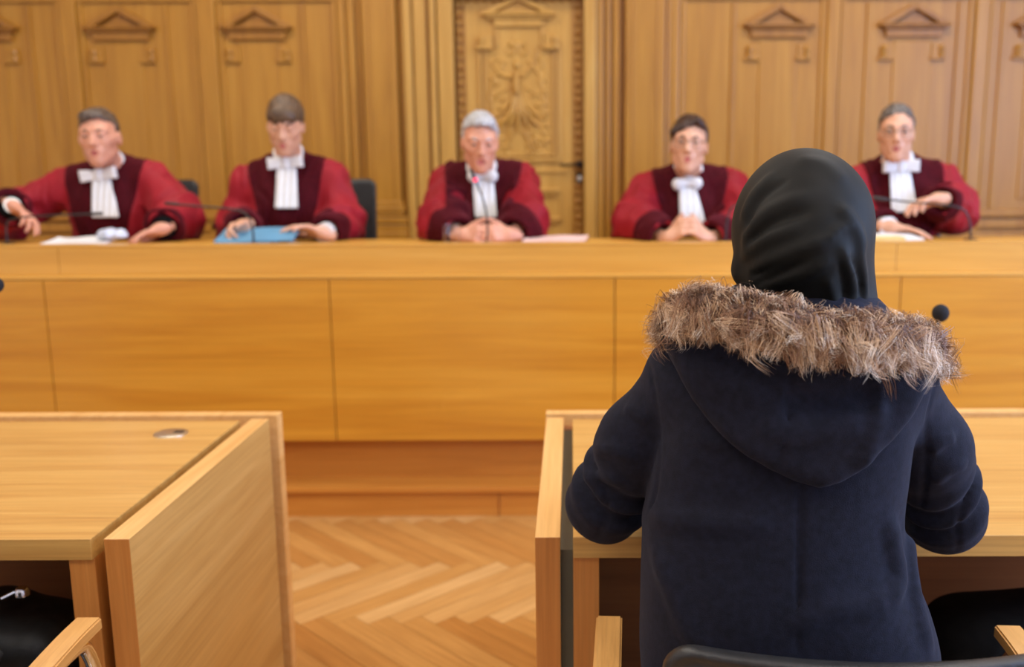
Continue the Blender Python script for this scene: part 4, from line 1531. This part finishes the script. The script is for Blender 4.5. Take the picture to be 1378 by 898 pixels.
    ob = link('coat', sdf_mesh('coat', coat, (-.10, 1.12, .43), (.80, 1.86, 1.27), .0040), M['wool'], person, True)

    # ---------------- hood lying on the back
    outline = [(890, 440), (896, 470), (912, 505), (938, 548), (975, 590), (1010, 620), (1040, 640), (1072, 655), (1107, 664), (1138, 655), (1168, 636), (1205, 608), (1240, 572), (1258, 530), (1266, 500), (1272, 460), (1180, 430), (1080, 425), (980, 415)]
    O = np.array([P(x, y, 1.235)[[0, 2]] for x, y in outline])
    cen = P(1085, 520, 1.235)

    def poly2(p):
        x, z = p[:, 0], p[:, 2]
        d = np.full(len(p), 1e9, f32); s = np.zeros(len(p), bool)
        n = len(O)
        for i in range(n):
            a, b = O[i], O[(i + 1) % n]
            e = b - a; wx_, wz_ = x - a[0], z - a[1]
            t = np.clip((wx_ * e[0] + wz_ * e[1]) / (e @ e), 0, 1)
            d = np.minimum(d, (wx_ - t * e[0]) ** 2 + (wz_ - t * e[1]) ** 2)
            c1 = (a[1] <= z) & (b[1] > z); c2 = (b[1] <= z) & (a[1] > z)
            cr = e[0] * wz_ - e[1] * wx_
            s ^= (c1 & (cr > 0)) | (c2 & (cr < 0))
        d = np.sqrt(d)
        return np.where(s, -d, d).astype(f32)

    def hood0(p):
        d2 = poly2(p)
        zt = np.clip((p[:, 2] - f32(.93)) / f32(.24), 0, 1)
        thick = f32(.020) + f32(.034) * zt ** 1.5 + f32(.012) * np.exp(-((zt - .1) / .25) ** 2)
        d = smax(base(p) - thick, d2, .034)
        d = smax(d, p[:, 1] - f32(1.40), .02)
        return smax(d, f32(-.02) - base(p), .01)
    h_seam = on(hood0, spline([(1066, 480), (1062, 545), (1056, 590), (1046, 630)], 8))
    h_w = [(on(hood0, spline([(1182, 540), (1180, 565), (1172, 600), (1156, 632)], 7)), .012, .010),
           (on(hood0, spline([(1010, 570), (1060, 585), (1120, 580), (1178, 560)], 7)), .022, .010),
           (on(hood0, spline([(1050, 536), (1100, 540), (1150, 532), (1185, 528)], 7)), .018, -.012),
           (on(hood0, spline([(905, 470), (940, 540), (990, 590), (1040, 622)], 8)), .016, .006),
           (on(hood0, spline([(1248, 500), (1222, 555), (1180, 600)], 6)), .014, .007),
           (on(hood0, spline([(940, 480), (985, 520), (1030, 540)], 6)), .020, .005)]

    def hood(p):
        d = hood0(p) + noise(p, (10, 10, 10)) * f32(.0035)
        m = np.abs(d) < .03
        if m.any():
            q = p[m]; e = d[m] + ridge(q, h_seam, .004, .005)
            for pts, w, hh in h_w: e = e - ridge(q, pts, w, hh)
            d = d.copy(); d[m] = e
        return d
    link('hood', sdf_mesh('hood', hood, (.06, 1.12, .88), (.62, 1.46, 1.24), .0040), M['wool'], person, True)

    # ---------------- collar / inside of the hood around the neck
    ring = spline([P(930, 428, 1.50), P(938, 408, 1.40), P(975, 411, 1.31), P(1050, 436, 1.275), P(1130, 452, 1.27), P(1195, 452, 1.30), P(1228, 450, 1.38), P(1220, 455, 1.48)], 16)

    def collar(p):
        d = s_chain(p, ring, [.024] * len(ring))
        d = smin(d, s_cone(p, NK + V3(0, 0, -.02), NK + V3(0, .0, .03), .10, .09), .03)
        return d + noise(p, (14, 14, 14)) * f32(.003)
    link('collar', sdf_mesh('collar', collar, (.05, 1.18, 1.06), (.64, 1.58, 1.30), .006), M['wool_in'], person, True)

    # ---------------- headscarf
    def h0(p):
        d = s_ell(p, P(1080, 303, 1.43), (.0975, .124, .1115))
        d = smin(d, s_cone(p, P(1080, 310, 1.435), P(1090, 400, 1.42), .0915, .0860), .03)
        d = smin(d, s_cone(p, P(1091, 395, 1.42), P(1093, 455, 1.41), .088, .098), .03)
        d = smin(d, s_cone(p, P(1009, 364, 1.41), P(1036, 384, 1.37), .027, .022), .016)
        d = smin(d, s_ell(p, P(1081, 330, 1.40), (.086, .112, .09)), .03)
        return d
    fl = [([(1092, 262), (1042, 280), (1012, 308), (1000, 335)], .012, .0065),
          ([(1078, 306), (1030, 324), (998, 348)], .010, .0065),
          ([(1120, 322), (1060, 344), (1004, 366)], .011, .0075),
          ([(1045, 232), (1015, 262), (998, 300)], .012, .005),
          ([(1126, 348), (1080, 368), (1030, 380), (1004, 378)], .011, .006),
          ([(1128, 276), (1152, 305), (1164, 340)], .011, .006),
          ([(1132, 330), (1146, 366), (1150, 402)], .009, .006),
          ([(1156, 330), (1163, 370), (1164, 405)], .007, .006),
          ([(1112, 372), (1120, 396), (1122, 414)], .008, .004),
          ([(1070, 215), (1110, 222), (1140, 250)], .016, .003),
          ([(1090, 284), (1040, 302), (1006, 330)], .007, -.005),
          ([(1100, 335), (1050, 352), (1010, 374)], .006, -.005),
          ([(1140, 340), (1155, 375), (1158, 405)], .005, -.005),
          ([(1090, 350), (1045, 372), (1012, 384)], .006, -.006),
          ([(1150, 300), (1130, 310), (1112, 326)], .008, .004),
          ([(1020, 390), (1050, 398), (1085, 402)], .007, .006),
          ([(1130, 352), (1136, 385), (1136, 410)], .0045, -.005),
          ([(1062, 240), (1020, 272), (1004, 318)], .006, -.004)]
    FL = [(on(h0, spline(a, 9), 1.1, 1.7), w, hh) for a, w, hh in fl]

    def scarf(p):
        d = h0(p) + noise(p, (11, 11, 11)) * f32(.0022)
        m = np.abs(d) < .03
        if m.any():
            q = p[m]; e = d[m]
            for pts, w, hh in FL: e = e - ridge(q, pts, w * .9, hh * 1.35)
            d = d.copy(); d[m] = e
        # opening for the face on the far side
        return smax(d, -s_ell(p, hc + V3(0, .12, -.02), (.062, .085, .088)), .012)
    link('headscarf', sdf_mesh('headscarf', scarf, (.20, 1.24, 1.09), (.48, 1.60, 1.45), .0042), M['hijab'], person, True)

    # ---------------- fur trim: a padded core and thousands of tapering hairs
    path = [P(924, 450, 1.46), P(915, 432, 1.39), P(922, 418, 1.315), P(955, 415, 1.255), P(1020, 425, 1.222), P(1085, 441, 1.212), P(1150, 448, 1.215), P(1200, 455, 1.238), P(1232, 458, 1.285), P(1242, 464, 1.36), P(1240, 474, 1.44)]
    path = spline(path, 90)
    rng = np.random.default_rng(21)

    def core(p):
        return s_chain(p, path[::3], [.0175] * len(path[::3])) + noise(p, (30, 30, 30)) * f32(.004)
    fm, nt, nd, ln, bs = new_mat('brown_fur')
    at = nd.new('ShaderNodeAttribute'); at.attribute_name = 'fur_tone'
    rp = ramp(nd, [(0.0, srgb(74, 44, 26)), (0.35, srgb(140, 94, 60)), (0.66, srgb(220, 180, 136)), (1.0, srgb(255, 244, 226))])
    ln.new(at.outputs['Fac'], rp.inputs['Fac']); ln.new(rp.outputs[0], bs.inputs['Base Color'])
    bs.inputs['Roughness'].default_value = .55
    bs.inputs['Sheen Weight'].default_value = .2
    M['fur'] = fm
    cm = sdf_mesh('fur_trim', core, path.min(0) - .06, path.max(0) + .06, .005)
    cv = np.empty(len(cm.vertices) * 3, f32); cm.vertices.foreach_get('co', cv); cv = cv.reshape(-1, 3)
    cf = np.empty(len(cm.polygons) * 4, np.int32); cm.loops.foreach_get('vertex_index', cf); cf = cf.reshape(-1, 4)
    V, Q, A = [cv], [cf], [np.full(len(cv), .06, f32)]
    base_i = len(cv)
    NS = 8
    L_path = len(path)
    for c in range(1150):
        s = rng.uniform(0, L_path - 1.001); i = int(s); t = s - i
        pc = path[i] * (1 - t) + path[i + 1] * t
        tan = path[i + 1] - path[i]; tan /= np.linalg.norm(tan)
        up = np.array([0, 0, 1.0]); up -= tan * (up @ tan); up /= np.linalg.norm(up)
        out = np.cross(tan, up)
        if out @ (pc - np.array([.335, 1.41, pc[2]])) < 0: out = -out
        a = rng.uniform(-1.9, 2.5)
        nrm = out * math.cos(a) + up * math.sin(a)
        # the pile is combed outwards, down and a little along the band
        frac = s / L_path
        comb = nrm * .62 + out * .25 + np.array([0, 0, -.95 if a < 1.2 else -.1]) + tan * rng.normal(.25, .20)
        if frac < .16: comb += tan * -.3 + np.array([-.1, 0, .2])
        if frac > .86: comb += np.array([.15, -.1, .0])
        comb += rng.normal(0, .15, 3); comb /= np.linalg.norm(comb)
        Lc = rng.uniform(.020, .044) * (1.0 if -.5 < a < .9 else .66) * (1.35 if rng.random() < .15 and a < .7 else 1.0)
        root = pc + nrm * .0155
        tip = root + comb * Lc + np.array([0, 0, -.010]) * (Lc / .04)
        curl = rng.normal(0, 1, 3); curl -= comb * (curl @ comb)
        curl *= rng.uniform(.14, .30) * Lc
        tone0 = rng.uniform(.0, .35); tonet = min(1.0, tone0 + rng.uniform(.10, .95))
        ph = rng.uniform(0, 6.28)
        for k in range(rng.integers(12, 20)):
            r0 = root + rng.normal(0, .0052, 3)
            t1 = tip + rng.normal(0, .0030, 3) + (r0 - root) * .3
            cu = curl + rng.normal(0, .0035, 3)
            u = np.linspace(0, 1, NS)[:, None]
            pts = r0 * (1 - u) + t1 * u + cu * np.sin(u * math.pi) * (1 - .3 * u) + curl * .75 * np.sin(u * 2.6 * math.pi + ph)
            pts[:, 2] += (nrm[2] * .004) * np.sin(u[:, 0] * math.pi)
            dirv = np.gradient(pts, axis=0)
            side = np.cross(dirv, nrm + rng.normal(0, .3, 3)); side /= (np.linalg.norm(side, axis=1, keepdims=True) + 1e-9)
            wd = (np.array([.9, 1.0, 1.0, .95, .85, .7, .45, .10]) * rng.uniform(.00026, .00050))[:, None]
            V.append(np.concatenate([pts - side * wd, pts + side * wd]).astype(f32))
            q = np.array([[j, j + 1, NS + j + 1, NS + j] for j in range(NS - 1)], np.int32) + base_i
            Q.append(q); base_i += 2 * NS
            tn = np.clip(tone0 + (tonet - tone0) * np.linspace(0, 1, NS) ** .8 + rng.normal(0, .07), 0, 1).astype(f32)
            A.append(np.concatenate([tn, tn]))
    me = mesh_np('fur_trim', np.concatenate(V), np.concatenate(Q))
    tn = np.concatenate(A)
    a = me.attributes.new('fur_tone', 'FLOAT', 'POINT'); a.data.foreach_set('value', tn)
    fo = link('fur_trim', me, M['fur'], person, True)
    tag(fo, kind='stuff')
    face_parts(person, J, HAIR['dark'])
    return person


WOMAN = build_woman()
# ================================================================== CHAIRS


def rbox_mesh(name, fn, lo, hi, h):
    return sdf_mesh(name, fn, lo, hi, h)


def make_conference_chair():
    """front towards +y, origin on the floor"""
    r = empty('conference_chair', (0, 0, 0))

    def back(p):
        f = f32(-.250) + f32(.052) * (p[:, 0] / f32(.26)) ** 2 - (p[:, 2] - f32(.6)) * f32(.10)
        q = np.stack([p[:, 0], p[:, 1] - f, p[:, 2]], 1)
        d2 = s_box(np.stack([q[:, 0], q[:, 2], q[:, 2] * 0], 1), (0, .620, 0), (.250, .166, 1), None, .045)
        d = smax(d2, np.abs(q[:, 1]) - f32(.0145), .012)
        groove = np.abs(d2 + f32(.017)) - f32(.0022)
        return d + f32(.003) * np.exp(-(groove / .004) ** 2)
    link('backrest', rbox_mesh('backrest', back, (-.32, -.36, .42), (.32, -.18, .83), .0045), M['black_leather'], r, True)

    def seat(p):
        d = s_box(p, (0, .0, .435), (.255, .25, .038), None, .034)
        return d + f32(.012) * np.exp(-((p[:, 0] / .16) ** 2 + (p[:, 1] / .16) ** 2)) * (p[:, 2] > .43)
    link('seat', rbox_mesh('seat', seat, (-.29, -.29, .37), (.29, .29, .50), .007), M['black_leather'], r, True)
    for s in (-1, 1):
        x = s * .326
        pts = spline([(x - s * .004, -.28, .560), (x, -.18, .598), (x, -.06, .623), (x, .05, .633), (x, .128, .634)], 14)
        mb = MB()
        rings = []
        for i, p in enumerate(pts):
            t = pts[min(i + 1, 13)] - pts[max(i - 1, 0)]; t /= np.linalg.norm(t)
            nz = np.array([0, -t[2], t[1]])
            rings.append([mb.bm.verts.new(Vector(p + np.array([a * .0215, 0, 0]) + nz * b * .011)) for a, b in ((-1, -1), (1, -1), (1, 1), (-1, 1))])
        for a, b in zip(rings, rings[1:]):
            for k in range(4): mb.bm.faces.new((a[k], a[(k + 1) % 4], b[(k + 1) % 4], b[k]))
        mb.bm.faces.new(rings[0][::-1]); mb.bm.faces.new(rings[-1])
        bmesh.ops.recalc_face_normals(mb.bm, faces=mb.bm.faces)
        es = [e for e in mb.bm.edges if e.calc_face_angle(0) > .8]
        bmesh.ops.bevel(mb.bm, geom=es, offset=.003, segments=2, affect='EDGES')
        mb.build('armrest', M['chair_wood'], r)
        fr = spline([(x, -.27, .545), (x, -.10, .598), (x, .06, .614), (x, .115, .585), (x, .150, .45), (x, .190, .15), (x, .20, .04), (x, .16, .013), (x, 0, .0125), (x, -.22, .0125)], 40)
        mb = MB(); mb.tube(fr, .0115, 14); mb.build('frame', M['chrome'], r, True)
    for q0, q1 in (((-.326, -.22, .0125), (.326, -.22, .0125)), ((-.326, .135, .38), (.326, .135, .38)), ((-.326, -.2, .585), (-.245, -.212, .60)), ((.326, -.2, .585), (.245, -.212, .60))):
        mb = MB(); mb.tube([q0, q1], .0112, 12); mb.build('cross_bar', M['chrome'], r, True)
    return r


cc_ = make_conference_chair()
cc_.location = (.378, 1.363, 0); cc_.rotation_euler = (0, 0, -.06)
tag(cc_, 'black conference chair with wooden arms, under the person in the navy coat', 'chair', 'conference chairs at the front desks')
c2_ = copy_tree(cc_)
c2_.location = (-1.140, 1.385, 0); c2_.rotation_euler = (0, 0, .0)
tag(c2_, 'black chair with curved wooden arm at the desk with the steel cable cover', 'chair', 'conference chairs at the front desks')


def make_office_chair():
    """front towards -y, origin on the floor"""
    r = empty('office_chair', (0, 0, 0))

    def back(p):
        f = f32(.20) - f32(.06) * (p[:, 0] / f32(.25)) ** 2 + (p[:, 2] - f32(.5)) * f32(.14)
        q = np.stack([p[:, 0] / (f32(1.0) + f32(.10) * (p[:, 2] - f32(.75))), p[:, 1] - f, p[:, 2]], 1)
        d2 = s_box(np.stack([q[:, 0], q[:, 2], q[:, 2] * 0], 1), (0, .735, 0), (.24, .265, 1), None, .04)
        return smax(d2, np.abs(q[:, 1]) - f32(.022), .02)
    link('backrest', rbox_mesh('backrest', back, (-.30, .08, .44), (.30, .34, 1.03), .007), M['black_leather'], r, True)
    link('seat', rbox_mesh('seat', lambda p: s_box(p, (0, -.02, .435), (.25, .24, .045), None, .04), (-.29, -.30, .37), (.29, .26, .50), .009), M['black_leather'], r, True)
    mb = MB(); mb.tube([(0, 0, .09), (0, 0, .40)], [.028, .022], 16); mb.tube([(0, .05, .40), (0, .21, .42), (0, .23, .52)], .02, 10)
    mb.build('column', M['chrome'], r, True)
    for k in range(5):
        a = 2 * math.pi * k / 5 + .3
        mb = MB(); mb.tube([(0, 0, .10), (.16 * math.cos(a), .16 * math.sin(a), .085), (.29 * math.cos(a), .29 * math.sin(a), .065)], [.024, .02, .015], 10)
        leg = mb.build('leg', M['chrome'], r, True)
        mb = MB(); mb.sphere((.29 * math.cos(a), .29 * math.sin(a), .028), (.026, .026, .028), 14, 8); mb.build('caster', M['black_plastic'], leg, True)
    return r


oc = make_office_chair()
CH = [(207, 4.78, .16, 'grey-haired smiling person'), (452, 4.80, .22, 'brown-haired person with the fringe'), (664, 4.80, .04, 'silver-haired person'),
      (916, 4.80, -.05, 'dark-haired person with folded hands'), (1200, 4.80, -.08, 'short-haired person with one hand raised')]
for i, (px, D, rz, who) in enumerate(CH):
    o = oc if i == 0 else copy_tree(oc)
    o.location = (float(P(px, 240, D + .2)[0]), D, DAIS); o.rotation_euler = (0, 0, rz)
    tag(o, 'black leather office chair behind the ' + who, 'chair', 'office chairs behind the bench')

# ================================================================== MICROPHONES
TZ = 1.052


def mic(pts, base_xy, label, group, head_r=.007, stem=.0042, base_z=TZ, red=False, ball=None, n=24):
    pts = [np.asarray(p, float) for p in pts]
    r = empty('gooseneck_microphone', (base_xy[0], base_xy[1], base_z), label, 'microphone', group)
    mb = MB(); mb.lathe([(0, .018), (.022, .018), (.032, .012), (.036, 0), (0, 0)], (base_xy[0], base_xy[1], base_z + .001), 24)
    mb.build('base', M['black_plastic'], r, True)
    sp = spline([np.array([base_xy[0], base_xy[1], base_z + .015])] + pts, n)
    mb = MB(); mb.tube(sp, stem, 10); mb.build('stem', M['black_plastic'], r, True)
    a, b = sp[-2], sp[-1]; u = (b - a) / np.linalg.norm(b - a)
    if ball:
        mb = MB(); mb.sphere(b + u * ball * .6, (ball, ball, ball * 1.05), 24, 16); mb.build('windshield', M['foam'], r, True)
    else:
        mb = MB(); mb.tube([b - u * .012, b, b + u * .045, b + u * .05], [stem, head_r, head_r, head_r * .6], 12); mb.build('head', M['black_plastic'], r, True)
    if red:
        m, nt, nd, ln, bs = new_mat('red_ring_light'); bs.inputs['Base Color'].default_value = (.6, .02, .05, 1)
        bs.inputs['Emission Color'].default_value = (1, .05, .12, 1); bs.inputs['Emission Strength'].default_value = 2.5
        mb = MB(); mb.tube([b - u * .004, b + u * .010], head_r * 1.25, 14); mb.build('light_ring', m, r, True)
    return r


G = 'gooseneck microphones on the bench'
b = P(10, 330, 3.93); mic([P(9, 318, 3.93), P(10, 300, 3.93), P(26, 293, 3.93), P(70, 290, 3.93), P(122, 288, 3.93)], b[:2], 'thin black microphone bent flat, held by the grey-haired smiling person', G)
b = P(341, 330, 3.875); mic([P(341, 318, 3.88), P(338, 300, 3.90), P(328, 286, 3.93), P(308, 281, 3.93), P(270, 278, 3.93), P(238, 275, 3.93)], b[:2], 'thin black microphone bent over beside the blue folder', G)
b = P(655, 330, 3.88); mic([P(656, 310, 3.88), P(655, 290, 3.88), P(650, 268, 3.89), P(643, 250, 3.90), P(640, 243, 3.90)], b[:2], 'upright microphone with red lit ring in front of the silver-haired person', G, red=True, stem=.0038)
b = P(976, 330, 3.93); mic([P(977, 312, 3.93), P(979, 295, 3.93), P(984, 281, 3.93), P(996, 275, 3.93), P(1020, 274, 3.93)], b[:2], 'thin microphone half hidden behind the black headscarf', G)
b = P(1306, 330, 3.93); mic([P(1306, 315, 3.93), P(1304, 295, 3.93), P(1294, 281, 3.93), P(1265, 275, 3.93), P(1225, 272, 3.93), P(1190, 268, 3.93)], b[:2], 'thin black microphone bent flat at the right end of the bench', G)
G2 = 'microphones on the front desks'
b = P(1236, 585, 2.22); mic([b + V3(0, 0, .10), P(1250, 480, 2.20), P(1264, 428, 2.18)], (b[0], b[1]), 'microphone with round black foam ball just above the fur trim', G2, base_z=DZ - .002, ball=.0195, stem=.005)
b = P(-70, 585, 2.22); mic([b + V3(0, 0, .10), P(-30, 450, 2.20), P(-8, 389, 2.18)], (b[0], b[1]), 'microphone with foam ball cut by the left edge of the photo', G2, base_z=DZ - .002, ball=.0175, stem=.005)

# ================================================================== THINGS ON THE BENCH
M['paper'] = plain('white_paper', (.80, .80, .80), .8, 0, .03)
M['paper_pink'] = plain('pinkish_paper', (.78, .55, .50), .8, 0, .04)
M['paper_yellow'] = plain('yellow_paper', (.82, .62, .22), .7, 0, .04)
M['folder_blue'] = plain('blue_card', (.12, .33, .52), .5, 0, .06)
M['film'] = plain('clear_film', (.62, .68, .80), .25, 0, .15, 40, spec=.8)
M['glass'] = glass_mat('drinking_glass')


def sheet_stack(name, c, sx, sy, th, rz, tilt, mat, label, cat, group=None, wavy=.0, n=10):
    """a slightly curling sheet or wad of sheets with real thickness"""
    mb = MB()
    Rm = Matrix.Translation(Vector([float(v) for v in c])) @ Matrix.Rotation(rz, 4, 'Z') @ Matrix.Rotation(tilt, 4, 'X')
    top, bot = [], []
    for j in range(n + 1):
        for i in range(n + 1):
            u, v = i / n - .5, j / n - .5
            z = wavy * (math.sin(u * 5 + 1) * .5 + (2 * u) ** 4 * .8 + (v + .5) ** 2 * .5)
            top.append(mb.bm.verts.new(Rm @ Vector((u * sx, v * sy, z + th)))); bot.append(mb.bm.verts.new(Rm @ Vector((u * sx, v * sy, z))))
    N1 = n + 1
    for j in range(n):
        for i in range(n):
            a = j * N1 + i
            mb.bm.faces.new((top[a], top[a + 1], top[a + N1 + 1], top[a + N1])); mb.bm.faces.new((bot[a], bot[a + N1], bot[a + N1 + 1], bot[a + 1]))
    for k in range(n):
        for q in ((k, k + 1), (n * N1 + k + 1, n * N1 + k), ((k + 1) * N1, k * N1), (k * N1 + n, (k + 1) * N1 + n)):
            mb.bm.faces.new((bot[q[0]], bot[q[1]], top[q[1]], top[q[0]]))
    bmesh.ops.recalc_face_normals(mb.bm, faces=mb.bm.faces)
    o = mb.build(name, mat, None, False, origin=c)
    return tag(o, label, cat, group)


c = P(112, 324, 4.03); sheet_stack('papers', (c[0], 4.01, TZ + .007), .25, .17, .010, .06, .05, M['paper'], 'loose white papers in front of the grey-haired smiling person', 'papers', None, .012)


def sleeve_lump(p, c):
    q = p - c.astype(f32)
    d = s_ell(q, (0, 0, 0), (.060, .05, .026)) + noise(p, (45, 45, 45)) * f32(.010)
    return smax(d, -(q[:, 2] + f32(.012)), .004)


c = np.array([P(152, 320, 4.02)[0], 4.02, TZ + .030 + .012])
o = link('plastic_sleeve', sdf_mesh('plastic_sleeve', lambda p: sleeve_lump(p, c), c - .09, c + .09, .0035), M['film'], None, True, origin=(c[0], c[1], TZ + .030))
tag(o, 'crumpled clear plastic sleeve lying on the white papers', 'plastic sleeve')
c = P(348, 318, 4.05); fo = sheet_stack('folder', (c[0], 4.05, TZ + .024), .31, .22, .012, .10, .16, M['folder_blue'], 'blue folder between the hands of the person with the long fringe', 'folder', None, .010)
c = P(352, 318, 3.95)
mb = MB(); mb.box(-.06, .06, -.028, .028, 0, .016, .006, 3, Matrix.Translation((c[0] + .10, 3.915, TZ + .002)) @ Matrix.Rotation(.1, 4, 'Z'))
mb.box(-.02, .02, -.018, .018, .015, .022, .003, 2, Matrix.Translation((c[0] + .10, 3.915, TZ + .002)) @ Matrix.Rotation(.1, 4, 'Z'))
tag(mb.build('black_device', M['black_plastic'], None, origin=(c[0] + .10, 3.915, TZ)), 'small flat black device lying in front of the blue folder', 'device')
c = P(608, 320, 3.97)
c[2] = TZ + .001
g = empty('drinking_glass', (c[0], 3.97, TZ), 'empty drinking glass left of the folded hands of the silver-haired person', 'glass')
mb = MB(); mb.lathe([(0, 0), (.031, 0), (.034, .003), (.0365, .085), (.0350, .085), (.0325, .008), (0, .007)], (c[0], 3.97, TZ + .001), 36)
mb.build('tumbler', M['glass'], g, True)
c = P(748, 323, 4.08); sheet_stack('paper_sheet', (c[0], 4.08, TZ + .006), .26, .20, .006, -.1, .02, M['paper_pink'], 'pinkish paper lying beside the arm of the silver-haired person', 'paper', None, .008)
c = P(1200, 318, 4.04); sheet_stack('papers', (c[0], 4.04, TZ + .007), .20, .18, .012, .1, .05, M['paper'], 'white papers under the flat hand at the right end of the bench', 'papers', None, .006)
c = P(1190, 324, 3.88); sheet_stack('envelope', (c[0], 3.905, TZ + .002), .16, .08, .028, .05, .0, M['paper_yellow'], 'yellow envelope in front of the white papers at the right end', 'envelope', None, .002)

# ================================================================== BAGS


def lump(name, fn, lo, hi, h, mat, origin, label):
    r = empty(name, origin, label, 'bag')
    link('body', sdf_mesh('body', fn, np.asarray(lo), np.asarray(hi), h), mat, r, True)
    return r


bc_ = V3(-1.225, 1.80, .001)


def bag1(p):
    q = p - bc_.astype(f32)
    d = s_box(q, (0, .0, .27), (.245, .11, .27), None, .07)
    d = smax(d, (q[:, 0] * f32(.35) + q[:, 2] * f32(.94)) - f32(.555), .05)
    return d + noise(p, (12, 12, 12)) * f32(.010) + noise(p, (30, 30, 30)) * f32(.003)


bag = lump('handbag', bag1, bc_ + V3(-.30, -.18, -.03), bc_ + V3(.30, .18, .62), .007, M['bag_leather'], bc_, 'black leather bag with shiny clasp standing under the desk with the cable cover')
k = PZ(28, 797, .655)
mb = MB(); k = P(30, 797, 1.75); kk = np.array([k[0], 1.75, k[2]])
mb.lathe([(0, .010), (.010, .009), (.014, .003), (.014, -.006), (0, -.006)], kk, 20); mb.tube([kk + V3(-.03, -.02, -.004), kk + V3(-.012, -.008, .003), kk], .004, 8)
mb.build('clasp', M['chrome'], bag, True)
mb = MB(); mb.tube(spline([bc_ + V3(-.17, -.08, .50), bc_ + V3(-.12, -.125, .46), bc_ + V3(0, -.13, .40), bc_ + V3(.10, -.128, .44), bc_ + V3(.14, -.10, .48)], 20), .009, 10)
mb.build('strap', M['black_leather'], bag, True)

b2 = V3(.955, 1.80, 0.0)


def bag2(p):
    q = p - b2.astype(f32)
    d = s_box(q, (0, 0, .275), (.25, .125, .272), None, .11)
    d = smax(d, (q[:, 0] * f32(-.20) + q[:, 2] * f32(.98)) - f32(.545), .06)
    d = d + noise(p, (9, 9, 9)) * f32(.012)
    return smax(d, -q[:, 2] + f32(.001), .01)


bg = lump('shoulder_bag', bag2, b2 + V3(-.34, -.2, -.02), b2 + V3(.36, .2, .66), .008, M['black_cloth'], b2, 'soft black bag standing under the right desk beside the navy coat')
mb = MB(); mb.tube(spline([b2 + V3(-.12, -.09, .48), b2 + V3(-.02, -.13, .44), b2 + V3(.10, -.14, .36), b2 + V3(.17, -.13, .25)], 16), .008, 10)
mb.build('strap', M['black_cloth'], bg, True)
